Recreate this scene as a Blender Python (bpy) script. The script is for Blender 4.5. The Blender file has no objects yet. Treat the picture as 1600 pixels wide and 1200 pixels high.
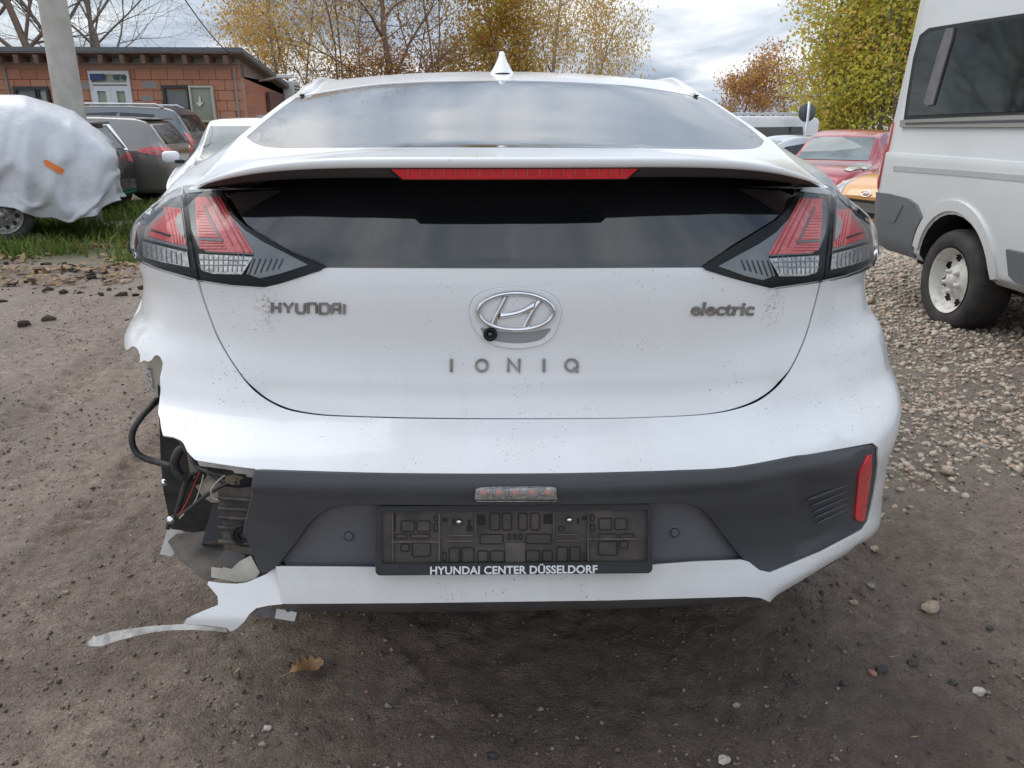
import bpy, bmesh, math, random
import numpy as np
from mathutils import Vector, Matrix, noise as mnoise
from mathutils.geometry import delaunay_2d_cdt
from mathutils.bvhtree import BVHTree

scene = bpy.context.scene
COL = scene.collection
R = math.radians

# ------------------------------------------------------------------ camera
F = 1200.0                                  # focal length in pixels of the 1600 px wide photograph
PITCH = math.atan(410 / 1200); PSI = R(2.05)
CAM = np.array([-.057, -1.30, 1.25])
cd = bpy.data.cameras.new('camera'); cam = bpy.data.objects.new('camera', cd); COL.objects.link(cam)
cam.location = CAM; cam.rotation_euler = (R(90) - PITCH, 0, -PSI)
cd.sensor_width = 36; cd.lens = 36 * F / 1600; cd.clip_start = .05; cd.clip_end = 2000
scene.camera = cam

# ------------------------------------------------------------------ world: overcast sky with broken cloud
SUN_EL, SUN_AZ = R(54), R(-52)              # azimuth from +Y towards +X
world = bpy.data.worlds.new('World'); scene.world = world; world.use_nodes = True
nt = world.node_tree; nt.nodes.clear()
def wn(t, **k):
    n = nt.nodes.new(t)
    for a, b in k.items(): setattr(n, a, b)
    return n
def lk(a, b): nt.links.new(a, b)
out = wn('ShaderNodeOutputWorld'); bg = wn('ShaderNodeBackground'); lk(bg.outputs[0], out.inputs[0])
sky = wn('ShaderNodeTexSky', sky_type='NISHITA', sun_disc=False, sun_elevation=SUN_EL, sun_rotation=SUN_AZ)
sky.air_density = 1.2; sky.dust_density = 1.5
tc = wn('ShaderNodeTexCoord'); sep = wn('ShaderNodeSeparateXYZ'); lk(tc.outputs['Generated'], sep.inputs[0])
mz = wn('ShaderNodeMath', operation='MAXIMUM'); lk(sep.outputs[2], mz.inputs[0]); mz.inputs[1].default_value = 0.0
az = wn('ShaderNodeMath', operation='ADD'); lk(mz.outputs[0], az.inputs[0]); az.inputs[1].default_value = .22
dx = wn('ShaderNodeMath', operation='DIVIDE'); lk(sep.outputs[0], dx.inputs[0]); lk(az.outputs[0], dx.inputs[1])
dy = wn('ShaderNodeMath', operation='DIVIDE'); lk(sep.outputs[1], dy.inputs[0]); lk(az.outputs[0], dy.inputs[1])
cmb = wn('ShaderNodeCombineXYZ'); lk(dx.outputs[0], cmb.inputs[0]); lk(dy.outputs[0], cmb.inputs[1])
cmb.inputs[2].default_value = 3.7
n1 = wn('ShaderNodeTexNoise'); n1.inputs['Scale'].default_value = 1.15; n1.inputs['Detail'].default_value = 7
n1.inputs['Roughness'].default_value = .56; n1.inputs['Distortion'].default_value = .35; lk(cmb.outputs[0], n1.inputs['Vector'])
n2 = wn('ShaderNodeTexNoise'); n2.inputs['Scale'].default_value = .75; n2.inputs['Detail'].default_value = 4
off = wn('ShaderNodeVectorMath', operation='ADD'); off.inputs[1].default_value = (5.3, 1.9, 2.2)
lk(cmb.outputs[0], off.inputs[0]); lk(off.outputs[0], n2.inputs['Vector'])
cr = wn('ShaderNodeValToRGB'); lk(n1.outputs[0], cr.inputs[0]); e = cr.color_ramp.elements
e[0].position = .32; e[0].color = (.28, .35, .46, 1)
e[1].position = .62; e[1].color = (1.12, 1.13, 1.14, 1)
m_ = cr.color_ramp.elements.new(.47); m_.color = (.60, .68, .79, 1)
skm = wn('ShaderNodeVectorMath', operation='SCALE'); lk(sky.outputs[0], skm.inputs[0]); skm.inputs['Scale'].default_value = .12
gap = wn('ShaderNodeMapRange'); lk(n2.outputs[0], gap.inputs[0])
gap.inputs['From Min'].default_value = .56; gap.inputs['From Max'].default_value = .72
gap.inputs['To Min'].default_value = 0; gap.inputs['To Max'].default_value = .75
mx = wn('ShaderNodeMix', data_type='RGBA'); lk(gap.outputs[0], mx.inputs['Factor'])
lk(cr.outputs[0], mx.inputs['A']); lk(skm.outputs[0], mx.inputs['B'])
# overcast law: the zenith is brighter than the horizon
ov = wn('ShaderNodeMath', operation='MULTIPLY_ADD'); lk(mz.outputs[0], ov.inputs[0]); ov.inputs[1].default_value = .45; ov.inputs[2].default_value = .55
sc_ = wn('ShaderNodeVectorMath', operation='SCALE'); lk(mx.outputs['Result'], sc_.inputs[0]); lk(ov.outputs[0], sc_.inputs['Scale'])
lk(sc_.outputs[0], bg.inputs[0]); bg.inputs[1].default_value = 1.2

sl = bpy.data.lights.new('sun', 'SUN'); sun = bpy.data.objects.new('sun', sl); COL.objects.link(sun)
sl.energy = 1.2; sl.angle = R(58); sl.color = (1, .965, .91)
sd = Vector((math.sin(SUN_AZ) * math.cos(SUN_EL), math.cos(SUN_AZ) * math.cos(SUN_EL), math.sin(SUN_EL)))
sun.rotation_euler = sd.to_track_quat('Z', 'Y').to_euler()

vs = scene.view_settings
vs.view_transform = 'Standard'; vs.look = 'None'; vs.gamma = 1; vs.use_curve_mapping = False; vs.exposure = .55
try:
    scene.cycles.max_bounces = 8; scene.cycles.transparent_max_bounces = 12
    scene.cycles.caustics_reflective = False; scene.cycles.caustics_refractive = False
except Exception: pass

# ------------------------------------------------------------------ picture <-> place
sp_, cp_, ss_, cs_ = math.sin(PITCH), math.cos(PITCH), math.sin(PSI), math.cos(PSI)
FW = np.array([ss_ * cp_, cs_ * cp_, -sp_]); RT = np.array([cs_, -ss_, 0]); UPV = np.array([ss_ * sp_, cs_ * sp_, cp_])
def proj(p):
    q = np.asarray(p) - CAM; z = q @ FW
    return np.stack([800 + F * (q @ RT) / z, 600 - F * (q @ UPV) / z], -1)
def ray(px, py): return FW + RT * (px - 800) / F - UPV * (py - 600) / F
def aty(px, py, Y):
    d = ray(px, py); return CAM + d * (Y - CAM[1]) / d[1]
def atz(px, py, Z=0):
    d = ray(px, py); return CAM + d * (Z - CAM[2]) / d[2]
def V(p): return Vector((float(p[0]), float(p[1]), float(p[2])))

# ------------------------------------------------------------------ materials
def mat(name, c, rough=.5, metal=0, coat=0, c2=None, nscale=8, ndet=5, lo=.35, hi=.65, bump=0, bscale=60, bdet=4,
        spec=.5, rough2=None, emit=None, coords='Object', subsurf=0, coatr=.03, c3=None, n3=40, lo3=.6, hi3=.7):
    m = bpy.data.materials.new(name); m.use_nodes = True
    t = m.node_tree; b = t.nodes['Principled BSDF']
    b.inputs['Base Color'].default_value = (*c, 1); b.inputs['Roughness'].default_value = rough
    b.inputs['Metallic'].default_value = metal; b.inputs['Coat Weight'].default_value = coat
    b.inputs['Coat Roughness'].default_value = coatr; b.inputs['Specular IOR Level'].default_value = spec
    tcn = t.nodes.new('ShaderNodeTexCoord')
    def nz(sc, det, lo_, hi_):
        n = t.nodes.new('ShaderNodeTexNoise'); n.inputs['Scale'].default_value = sc; n.inputs['Detail'].default_value = det
        n.inputs['Roughness'].default_value = .6
        t.links.new(tcn.outputs[coords], n.inputs['Vector'])
        r = t.nodes.new('ShaderNodeMapRange'); t.links.new(n.outputs[0], r.inputs[0])
        r.inputs['From Min'].default_value = lo_; r.inputs['From Max'].default_value = hi_
        return n, r
    if c2 is not None:
        n, r = nz(nscale, ndet, lo, hi)
        mxn = t.nodes.new('ShaderNodeMix'); mxn.data_type = 'RGBA'; t.links.new(r.outputs[0], mxn.inputs['Factor'])
        mxn.inputs['A'].default_value = (*c, 1); mxn.inputs['B'].default_value = (*c2, 1)
        src = mxn.outputs['Result']
        if c3 is not None:
            n_, r_ = nz(n3, 3, lo3, hi3)
            mx3 = t.nodes.new('ShaderNodeMix'); mx3.data_type = 'RGBA'; t.links.new(r_.outputs[0], mx3.inputs['Factor'])
            t.links.new(src, mx3.inputs['A']); mx3.inputs['B'].default_value = (*c3, 1); src = mx3.outputs['Result']
        t.links.new(src, b.inputs['Base Color'])
        if rough2 is not None:
            rr = t.nodes.new('ShaderNodeMapRange'); t.links.new(r.outputs[0], rr.inputs[0])
            rr.inputs['To Min'].default_value = rough; rr.inputs['To Max'].default_value = rough2
            t.links.new(rr.outputs[0], b.inputs['Roughness'])
    if bump:
        n, r = nz(bscale, bdet, .2, .8)
        bn = t.nodes.new('ShaderNodeBump'); bn.inputs['Strength'].default_value = bump; bn.inputs['Distance'].default_value = .01
        t.links.new(r.outputs[0], bn.inputs['Height']); t.links.new(bn.outputs[0], b.inputs['Normal'])
    if emit: b.inputs['Emission Color'].default_value = (*emit[:3], 1); b.inputs['Emission Strength'].default_value = emit[3]
    return m
def glassmat(name, tint, ior=1.5, rough=.02):
    """tinted pane: clear body of the given colour under a mirror-like surface"""
    m = bpy.data.materials.new(name); m.use_nodes = True; t = m.node_tree; t.nodes.clear()
    o = t.nodes.new('ShaderNodeOutputMaterial'); mx = t.nodes.new('ShaderNodeMixShader'); fr = t.nodes.new('ShaderNodeFresnel')
    tr = t.nodes.new('ShaderNodeBsdfTransparent'); gl = t.nodes.new('ShaderNodeBsdfGlossy')
    fr.inputs[0].default_value = ior; tr.inputs[0].default_value = (*tint, 1); gl.inputs['Roughness'].default_value = rough
    gl.inputs[0].default_value = (1, 1, 1, 1)
    t.links.new(fr.outputs[0], mx.inputs[0]); t.links.new(tr.outputs[0], mx.inputs[1]); t.links.new(gl.outputs[0], mx.inputs[2])
    t.links.new(mx.outputs[0], o.inputs[0]); return m

# ------------------------------------------------------------------ objects
def tag(o, label=None, cat=None, group=None, kind=None):
    if label: o['label'] = label
    if cat: o['category'] = cat
    if group: o['group'] = group
    if kind: o['kind'] = kind
    return o
def thing(name, label, cat, loc=(0, 0, 0), rz=0, group=None, kind=None):
    o = bpy.data.objects.new(name, None); COL.objects.link(o); o.empty_display_size = .2
    o.location = V(loc); o.rotation_euler = (0, 0, rz)
    return tag(o, label, cat, group, kind)
def pinv(parent):
    return (Matrix.Translation(parent.location) @ parent.rotation_euler.to_matrix().to_4x4()).inverted()
def mesh_obj(name, verts, faces, m=None, parent=None, smooth=True, world=False, normals=None):
    me = bpy.data.meshes.new(name)
    if isinstance(verts, np.ndarray): verts = verts.tolist()
    me.from_pydata(verts, [], faces)
    me.update()
    if smooth: me.shade_smooth()
    if normals is not None: me.normals_split_custom_set_from_vertices(normals)
    o = bpy.data.objects.new(name, me); COL.objects.link(o)
    if m is not None:
        if isinstance(m, (list, tuple)):
            for q in m: me.materials.append(q)
        else: me.materials.append(m)
    if parent is not None:
        o.parent = parent
        if world and parent.type == 'EMPTY': o.matrix_parent_inverse = pinv(parent)
    return o
class MB:
    """collects shapes for ONE mesh"""
    def __init__(s): s.v = []; s.f = []
    def add(s, vs_, fs):
        k = len(s.v); s.v += [tuple(float(c) for c in p) for p in vs_]; s.f += [tuple(k + i for i in f) for f in fs]; return s
    def box(s, c, d, rot=None, bev=0):
        x, y, z = d[0] / 2, d[1] / 2, d[2] / 2
        if bev:
            b = min(bev, x * .9, y * .9, z * .9); pts = []; fs = []
            bm = bmesh.new(); bmesh.ops.create_cube(bm, size=1)
            for v in bm.verts: v.co = Vector((v.co.x * 2 * x, v.co.y * 2 * y, v.co.z * 2 * z))
            bmesh.ops.bevel(bm, geom=list(bm.edges), offset=b, segments=2, affect='EDGES', profile=.5)
            pts = [v.co.copy() for v in bm.verts]; bm.verts.index_update(); fs = [[v.index for v in f.verts] for f in bm.faces]; bm.free()
        else:
            pts = [Vector((i * x, j * y, k * z)) for i in (-1, 1) for j in (-1, 1) for k in (-1, 1)]
            fs = [(0, 1, 3, 2), (4, 6, 7, 5), (0, 4, 5, 1), (2, 3, 7, 6), (0, 2, 6, 4), (1, 5, 7, 3)]
        if rot is not None: pts = [rot @ p for p in pts]
        return s.add([Vector(c) + p for p in pts], fs)
    def tube(s, path, r, n=8, cap=True):
        path = [Vector(p) for p in path]; m = len(path)
        rs = r if isinstance(r, (list, tuple, np.ndarray)) else [r] * m
        k = len(s.v); prev = None
        for i, p in enumerate(path):
            t = (path[min(i + 1, m - 1)] - path[max(i - 1, 0)])
            if t.length < 1e-9: t = Vector((0, 0, 1))
            t.normalize()
            if prev is None: a = t.orthogonal().normalized()
            else:
                a = prev - t * prev.dot(t)
                a = a.normalized() if a.length > 1e-6 else t.orthogonal().normalized()
            prev = a; b = t.cross(a)
            for j in range(n):
                q = 2 * math.pi * j / n; s.v.append(tuple(p + (a * math.cos(q) + b * math.sin(q)) * rs[i]))
        for i in range(m - 1):
            for j in range(n):
                s.f.append((k + i * n + j, k + i * n + (j + 1) % n, k + (i + 1) * n + (j + 1) % n, k + (i + 1) * n + j))
        if cap:
            s.f.append(tuple(k + j for j in range(n))[::-1]); s.f.append(tuple(k + (m - 1) * n + j for j in range(n)))
        return s
    def lathe(s, prof, n=32, frame=None, closed=False):
        """prof: (radius, height) pairs about local Z"""
        k = len(s.v); frame = frame or Matrix.Identity(4)
        for (r, h) in prof:
            for j in range(n):
                q = 2 * math.pi * j / n; s.v.append(tuple(frame @ Vector((r * math.cos(q), r * math.sin(q), h))))
        m = len(prof)
        for i in range(m - 1 + (1 if closed else 0)):
            i2 = (i + 1) % m
            for j in range(n):
                s.f.append((k + i * n + j, k + i * n + (j + 1) % n, k + i2 * n + (j + 1) % n, k + i2 * n + j))
        return s
    def prism(s, poly, fn, d0, d1):
        """poly: 2-d outline; fn(u, v, d) -> point; sides between depths d0 and d1, capped at d1 and d0"""
        n = len(poly); k = len(s.v)
        for d in (d0, d1):
            for (u, v) in poly: s.v.append(tuple(float(c) for c in fn(u, v, d)))
        for j in range(n): s.f.append((k + j, k + (j + 1) % n, k + n + (j + 1) % n, k + n + j))
        s.f.append(tuple(k + n + j for j in range(n))); s.f.append(tuple(k + j for j in range(n))[::-1])
        return s
    def grid(s, P):
        P = np.asarray(P); a, b = P.shape[:2]; k = len(s.v)
        s.v += [tuple(p) for p in P.reshape(-1, 3).tolist()]
        for i in range(a - 1):
            for j in range(b - 1):
                s.f.append((k + i * b + j, k + i * b + j + 1, k + (i + 1) * b + j + 1, k + (i + 1) * b + j))
        return s
    def build(s, name, m, parent=None, smooth=False, world=False, fix=True, auto=None):
        o = mesh_obj(name, s.v, s.f, m, parent, smooth, world)
        if fix:
            bm = bmesh.new(); bm.from_mesh(o.data); bmesh.ops.recalc_face_normals(bm, faces=bm.faces); bm.to_mesh(o.data); bm.free()
        if auto is not None:
            o.data.shade_smooth(); o.data.set_sharp_from_angle(angle=R(auto))
        return o
def copy_tree(o, parent=None):
    c = o.copy(); COL.objects.link(c); c.parent = parent
    for ch in list(o.children): copy_tree(ch, c)
    return c

# ------------------------------------------------------------------ 2-d outlines
def densify(pts, step, closed=True):
    out_ = []; n = len(pts)
    for i in range(n if closed else n - 1):
        a = np.array(pts[i], float); b = np.array(pts[(i + 1) % n], float); k = max(1, int(np.hypot(*(b - a)) / step))
        for j in range(k): out_.append(a + (b - a) * j / k)
    if not closed: out_.append(np.array(pts[-1], float))
    return np.array(out_)
def catmull(pts, n=6, closed=False):
    P = [np.array(p, float) for p in pts]; m = len(P); out_ = []
    for i in range(m if closed else m - 1):
        p1, p2 = P[i], P[(i + 1) % m]
        p0 = P[i - 1] if (closed or i > 0) else 2 * p1 - p2
        p3 = P[(i + 2) % m] if (closed or i + 2 < m) else 2 * p2 - p1
        for j in range(n):
            t = j / n
            out_.append(.5 * ((2 * p1) + (-p0 + p2) * t + (2 * p0 - 5 * p1 + 4 * p2 - p3) * t * t + (-p0 + 3 * p1 - 3 * p2 + p3) * t ** 3))
    if not closed: out_.append(P[-1])
    return np.array(out_)
def inside(poly, pts):
    x, y = pts[:, 0], pts[:, 1]; c = np.zeros(len(pts), bool); n = len(poly); j = n - 1
    for i in range(n):
        xi, yi = poly[i]; xj, yj = poly[j]
        if yi != yj: c ^= ((yi > y) != (yj > y)) & (x < (xj - xi) * (y - yi) / (yj - yi) + xi)
        j = i
    return c
def edist(poly, pts):
    a = np.asarray(poly); b = np.roll(a, -1, 0); d = np.full(len(pts), 1e9)
    for p, q in zip(a, b):
        ab = q - p; L = max(ab @ ab, 1e-12); t = np.clip(((pts - p) @ ab) / L, 0, 1)
        d = np.minimum(d, np.hypot(*(pts - p - t[:, None] * ab).T))
    return d
def area2(p):
    p = np.asarray(p); q = np.roll(p, -1, 0); return .5 * float(np.sum(p[:, 0] * q[:, 1] - q[:, 0] * p[:, 1]))
def triangulate(loop, sp, holes=()):
    loop = np.asarray(loop, float)
    if area2(loop) < 0: loop = loop[::-1]
    holes = [np.asarray(h, float) for h in holes]
    lo, hi = loop.min(0), loop.max(0)
    gx = np.arange(lo[0], hi[0], sp); gy = np.arange(lo[1], hi[1], sp * .866)
    G = np.array([(x + (sp / 2 if j % 2 else 0), y) for j, y in enumerate(gy) for x in gx]).reshape(-1, 2)
    if len(G):
        G = G[inside(loop, G)]
    if len(G): G = G[edist(loop, G) > sp * .45]
    for h in holes:
        if len(G): G = G[~inside(h, G)]
        if len(G): G = G[edist(h, G) > sp * .45]
    vs_ = [Vector(p) for p in loop]; es = [(i, (i + 1) % len(loop)) for i in range(len(loop))]
    for h in holes:
        k = len(vs_); vs_ += [Vector(p) for p in h]; es += [(k + i, k + (i + 1) % len(h)) for i in range(len(h))]
    vs_ += [Vector(p) for p in G]
    r = delaunay_2d_cdt(vs_, es, [], 0, 1e-7)
    VV = np.array([tuple(p) for p in r[0]]); T = [f for f in r[2]]
    if not T: return VV, [], []
    cen = np.array([VV[list(f)].mean(0) for f in T]); ok = inside(loop, cen)
    for h in holes: ok &= ~inside(h, cen)
    tris = []
    for f, k in zip(T, ok):
        if not k: continue
        f = list(f)
        if area2(VV[f]) < 0: f = f[::-1]
        tris.append(f)
    cnt = {}
    for f in tris:
        for i in range(len(f)):
            a, b = f[i], f[(i + 1) % len(f)]; cnt[(a, b)] = cnt.get((a, b), 0) + 1
    bnd = [(a, b) for (a, b) in cnt if (b, a) not in cnt]
    return VV, tris, bnd

# ------------------------------------------------------------------ curved sheets
def pchip(xs, ys):
    xs = np.array(xs, float); ys = np.array(ys, float); h = np.diff(xs); d = np.diff(ys) / h; m = np.zeros_like(xs)
    for i in range(1, len(xs) - 1):
        if d[i - 1] * d[i] > 0:
            w1 = 2 * h[i] + h[i - 1]; w2 = h[i] + 2 * h[i - 1]; m[i] = (w1 + w2) / (w1 / d[i - 1] + w2 / d[i])
    m[0] = d[0]; m[-1] = d[-1]
    def f(x):
        x = np.clip(np.asarray(x, float), xs[0], xs[-1]); i = np.clip(np.searchsorted(xs, x) - 1, 0, len(xs) - 2); t = (x - xs[i]) / h[i]
        return ((1 + 2 * t) * (1 - t) ** 2 * ys[i] + t * (1 - t) ** 2 * h[i] * m[i] + t * t * (3 - 2 * t) * ys[i + 1] + t * t * (t - 1) * h[i] * m[i + 1])
    return f
def smoothf(f, lo, hi, r, n=400):
    g = np.linspace(lo, hi, n); v = f(g); k = max(1, int(r / (hi - lo) * n)); w = np.hanning(2 * k + 3)[1:-1]; w /= w.sum(); pad = len(w) // 2
    vp = np.concatenate([2 * v[0] - v[pad:0:-1], v, 2 * v[-1] - v[-2:-pad - 2:-1]]); s = np.convolve(vp, w, 'valid')
    return lambda x: np.interp(x, g, s)
class Sheet:
    """a smooth surface fn(a, b) with outward normals and a way back from picture points"""
    def __init__(s, fn, ar, br, na, nb, flip=1):
        s.fn = fn; s.flip = flip; s.ar = ar; s.br = br
        A, B = np.meshgrid(np.linspace(*ar, na), np.linspace(*br, nb)); s.A = A.ravel(); s.B = B.ravel()
        Pn = fn(s.A, s.B); N = s.normal(s.A, s.B); ok = np.einsum('ij,ij->i', N, CAM - Pn) > 0.0
        s.A, s.B = s.A[ok], s.B[ok]; s.Q = proj(Pn[ok])
    def normal(s, a, b, h=2e-3):
        da = s.fn(a + h, b) - s.fn(a - h, b); db = s.fn(a, b + h) - s.fn(a, b - h)
        N = np.cross(da, db) * s.flip; return N / np.maximum(np.linalg.norm(N, axis=-1, keepdims=True), 1e-12)
    def uv(s, pts):
        pts = np.atleast_2d(np.asarray(pts, float)); res = []
        for p in pts:
            i = ((s.Q - p) ** 2).sum(1).argmin(); res.append((s.A[i], s.B[i]))
        u = np.array(res); h = 1e-4
        def err(u): return proj(s.fn(u[:, 0], u[:, 1])) - pts
        e0 = err(u)
        for _ in range(8):
            da = (err(u + [h, 0]) - e0) / h; db = (err(u + [0, h]) - e0) / h
            det = da[:, 0] * db[:, 1] - da[:, 1] * db[:, 0]; det = np.where(np.abs(det) < 1e3, 1e12, det)
            st = np.stack([(-e0[:, 0] * db[:, 1] + e0[:, 1] * db[:, 0]) / det, (-da[:, 0] * e0[:, 1] + da[:, 1] * e0[:, 0]) / det], 1)
            st = np.clip(st, -.02, .02); u2 = u + st
            u2[:, 0] = np.clip(u2[:, 0], *s.ar); u2[:, 1] = np.clip(u2[:, 1], *s.br)
            e2 = err(u2); better = (e2 ** 2).sum(1) < (e0 ** 2).sum(1)
            u = np.where(better[:, None], u2, u); e0 = np.where(better[:, None], e2, e0)
        return u
    def at(s, uv, off=0):
        uv = np.atleast_2d(uv); return s.fn(uv[:, 0], uv[:, 1]) + off * s.normal(uv[:, 0], uv[:, 1])
def panel(name, sh, loop, m, parent, off=0., flange=.012, bevel=.0016, sp=.022, holes=(), world=True, disp=None, hflange=True):
    """a pressed panel: sheet patch with rolled edges turned inwards"""
    VV, T, bnd = triangulate(loop, sp, holes)
    N = sh.normal(VV[:, 0], VV[:, 1]); Pn = sh.fn(VV[:, 0], VV[:, 1]) + off * N
    if disp is not None: Pn = Pn + disp(VV)[:, None] * N
    if disp is not None:
        N2 = np.zeros_like(N)
        for f in T:
            q = Pn[f]; c = np.cross(q[1] - q[0], q[2] - q[0])
            for k in f: N2[k] += c
        N = N2 / np.maximum(np.linalg.norm(N2, axis=1, keepdims=True), 1e-12)
    verts = [tuple(p) for p in Pn]; norms = [tuple(n) for n in N]; faces = [tuple(f) for f in T]
    if flange > 0 and bnd:
        out_ = {}
        for a, b in bnd:
            t = Pn[b] - Pn[a]; o = np.cross(t, N[a]); L = np.linalg.norm(o)
            if L > 1e-12:
                o = o / L
                for k in (a, b): out_[k] = out_.get(k, 0) + o
        r1 = {}; r2 = {}
        for k, o in out_.items():
            o = o / max(np.linalg.norm(o), 1e-9)
            r1[k] = len(verts); verts.append(tuple(Pn[k] + o * bevel - N[k] * bevel)); norms.append(tuple(o))
            r2[k] = len(verts); verts.append(tuple(Pn[k] + o * bevel - N[k] * flange)); norms.append(tuple(o))
        for a, b in bnd:
            if a in r1 and b in r1:
                faces.append((b, a, r1[a], r1[b])); faces.append((r1[b], r1[a], r2[a], r2[b]))
    return mesh_obj(name, verts, faces, m, parent, True, world, norms)
# ================================================================== ground
def sstep(a, b, x): t = np.clip((x - a) / (b - a), 0, 1); return t * t * (3 - 2 * t)
_rs = np.random.RandomState(11); _lat = _rs.rand(64, 64)
def vnoise(x, y):
    xi = np.floor(x).astype(int); yi = np.floor(y).astype(int); fx_ = x - xi; fy_ = y - yi
    fx_ = fx_ * fx_ * (3 - 2 * fx_); fy_ = fy_ * fy_ * (3 - 2 * fy_)
    g = lambda i, j: _lat[i % 64, j % 64]
    return (g(xi, yi) * (1 - fx_) + g(xi + 1, yi) * fx_) * (1 - fy_) + (g(xi, yi + 1) * (1 - fx_) + g(xi + 1, yi + 1) * fx_) * fy_
def fbm(x, y, o=4):
    s = 0; a = .5
    for k in range(o): s = s + a * (vnoise(x * 2 ** k + 7.3 * k, y * 2 ** k + 3.1 * k) - .5); a *= .55
    return s
def gz_big(x, y):
    """broad shape of the yard: it falls away behind, most on the right"""
    return -.45 * sstep(4.5, 12, y) * sstep(.5, 4.5, x) - .14 * sstep(5.5, 10, y) * (1 - sstep(.5, 4.5, x)) * (1 - .0 * x)
def gz(x, y):
    near = np.exp(-((y - .5) / 9) ** 2)
    r = fbm(x * 1.1, y * 1.1, 3) * .05 + fbm(x * 5, y * 5, 4) * .030 + fbm(x * 21, y * 21, 4) * .024 * near + fbm(x * 44 + 5, y * 44, 2) * .013 * near
    for x0, ph, w in ((-1.45, 0., .085), (-2.15, 1.3, .10), (1.55, 2.1, .09)):           # tyre ruts with a lug pattern
        q = np.abs(x - (x0 + .12 * np.sin(y * .7 + ph))); m_ = np.exp(-(q / w) ** 4) * (.45 + .55 * sstep(-.1, .1, fbm(x * 1.7 + ph, y * 1.7, 2))) * near
        r = r - m_ * (.018 + .006 * np.sign(np.sin((y + .35 * q * np.sign(x - x0)) * 6.283 / .075))) + .012 * np.exp(-((q - w * 1.5) / .04) ** 2) * near
    lump = np.maximum(0, fbm(x * 9 + 3, y * 9, 3) - .10) * .06
    return gz_big(x, y) + (r + lump) * sstep(0, .001, near + .4)
def graded(lo, hi, c0, c1, d0, grow_):
    a = list(np.arange(c0, c1, d0)); d = d0; x = a[-1]
    while x < hi: d *= grow_; x += d; a.append(x)
    d = d0; x = c0; b = []
    while x > lo: d *= grow_; x -= d; b.append(x)
    return np.array(b[::-1] + a)
gx = graded(-420, 420, -2.6, 2.8, .0145, 1.045); gy = graded(-40, 700, -.35, 3.0, .0145, 1.04)
GX, GY = np.meshgrid(gx, gy); GP = np.stack([GX, GY, gz(GX, GY)], -1)
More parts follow.
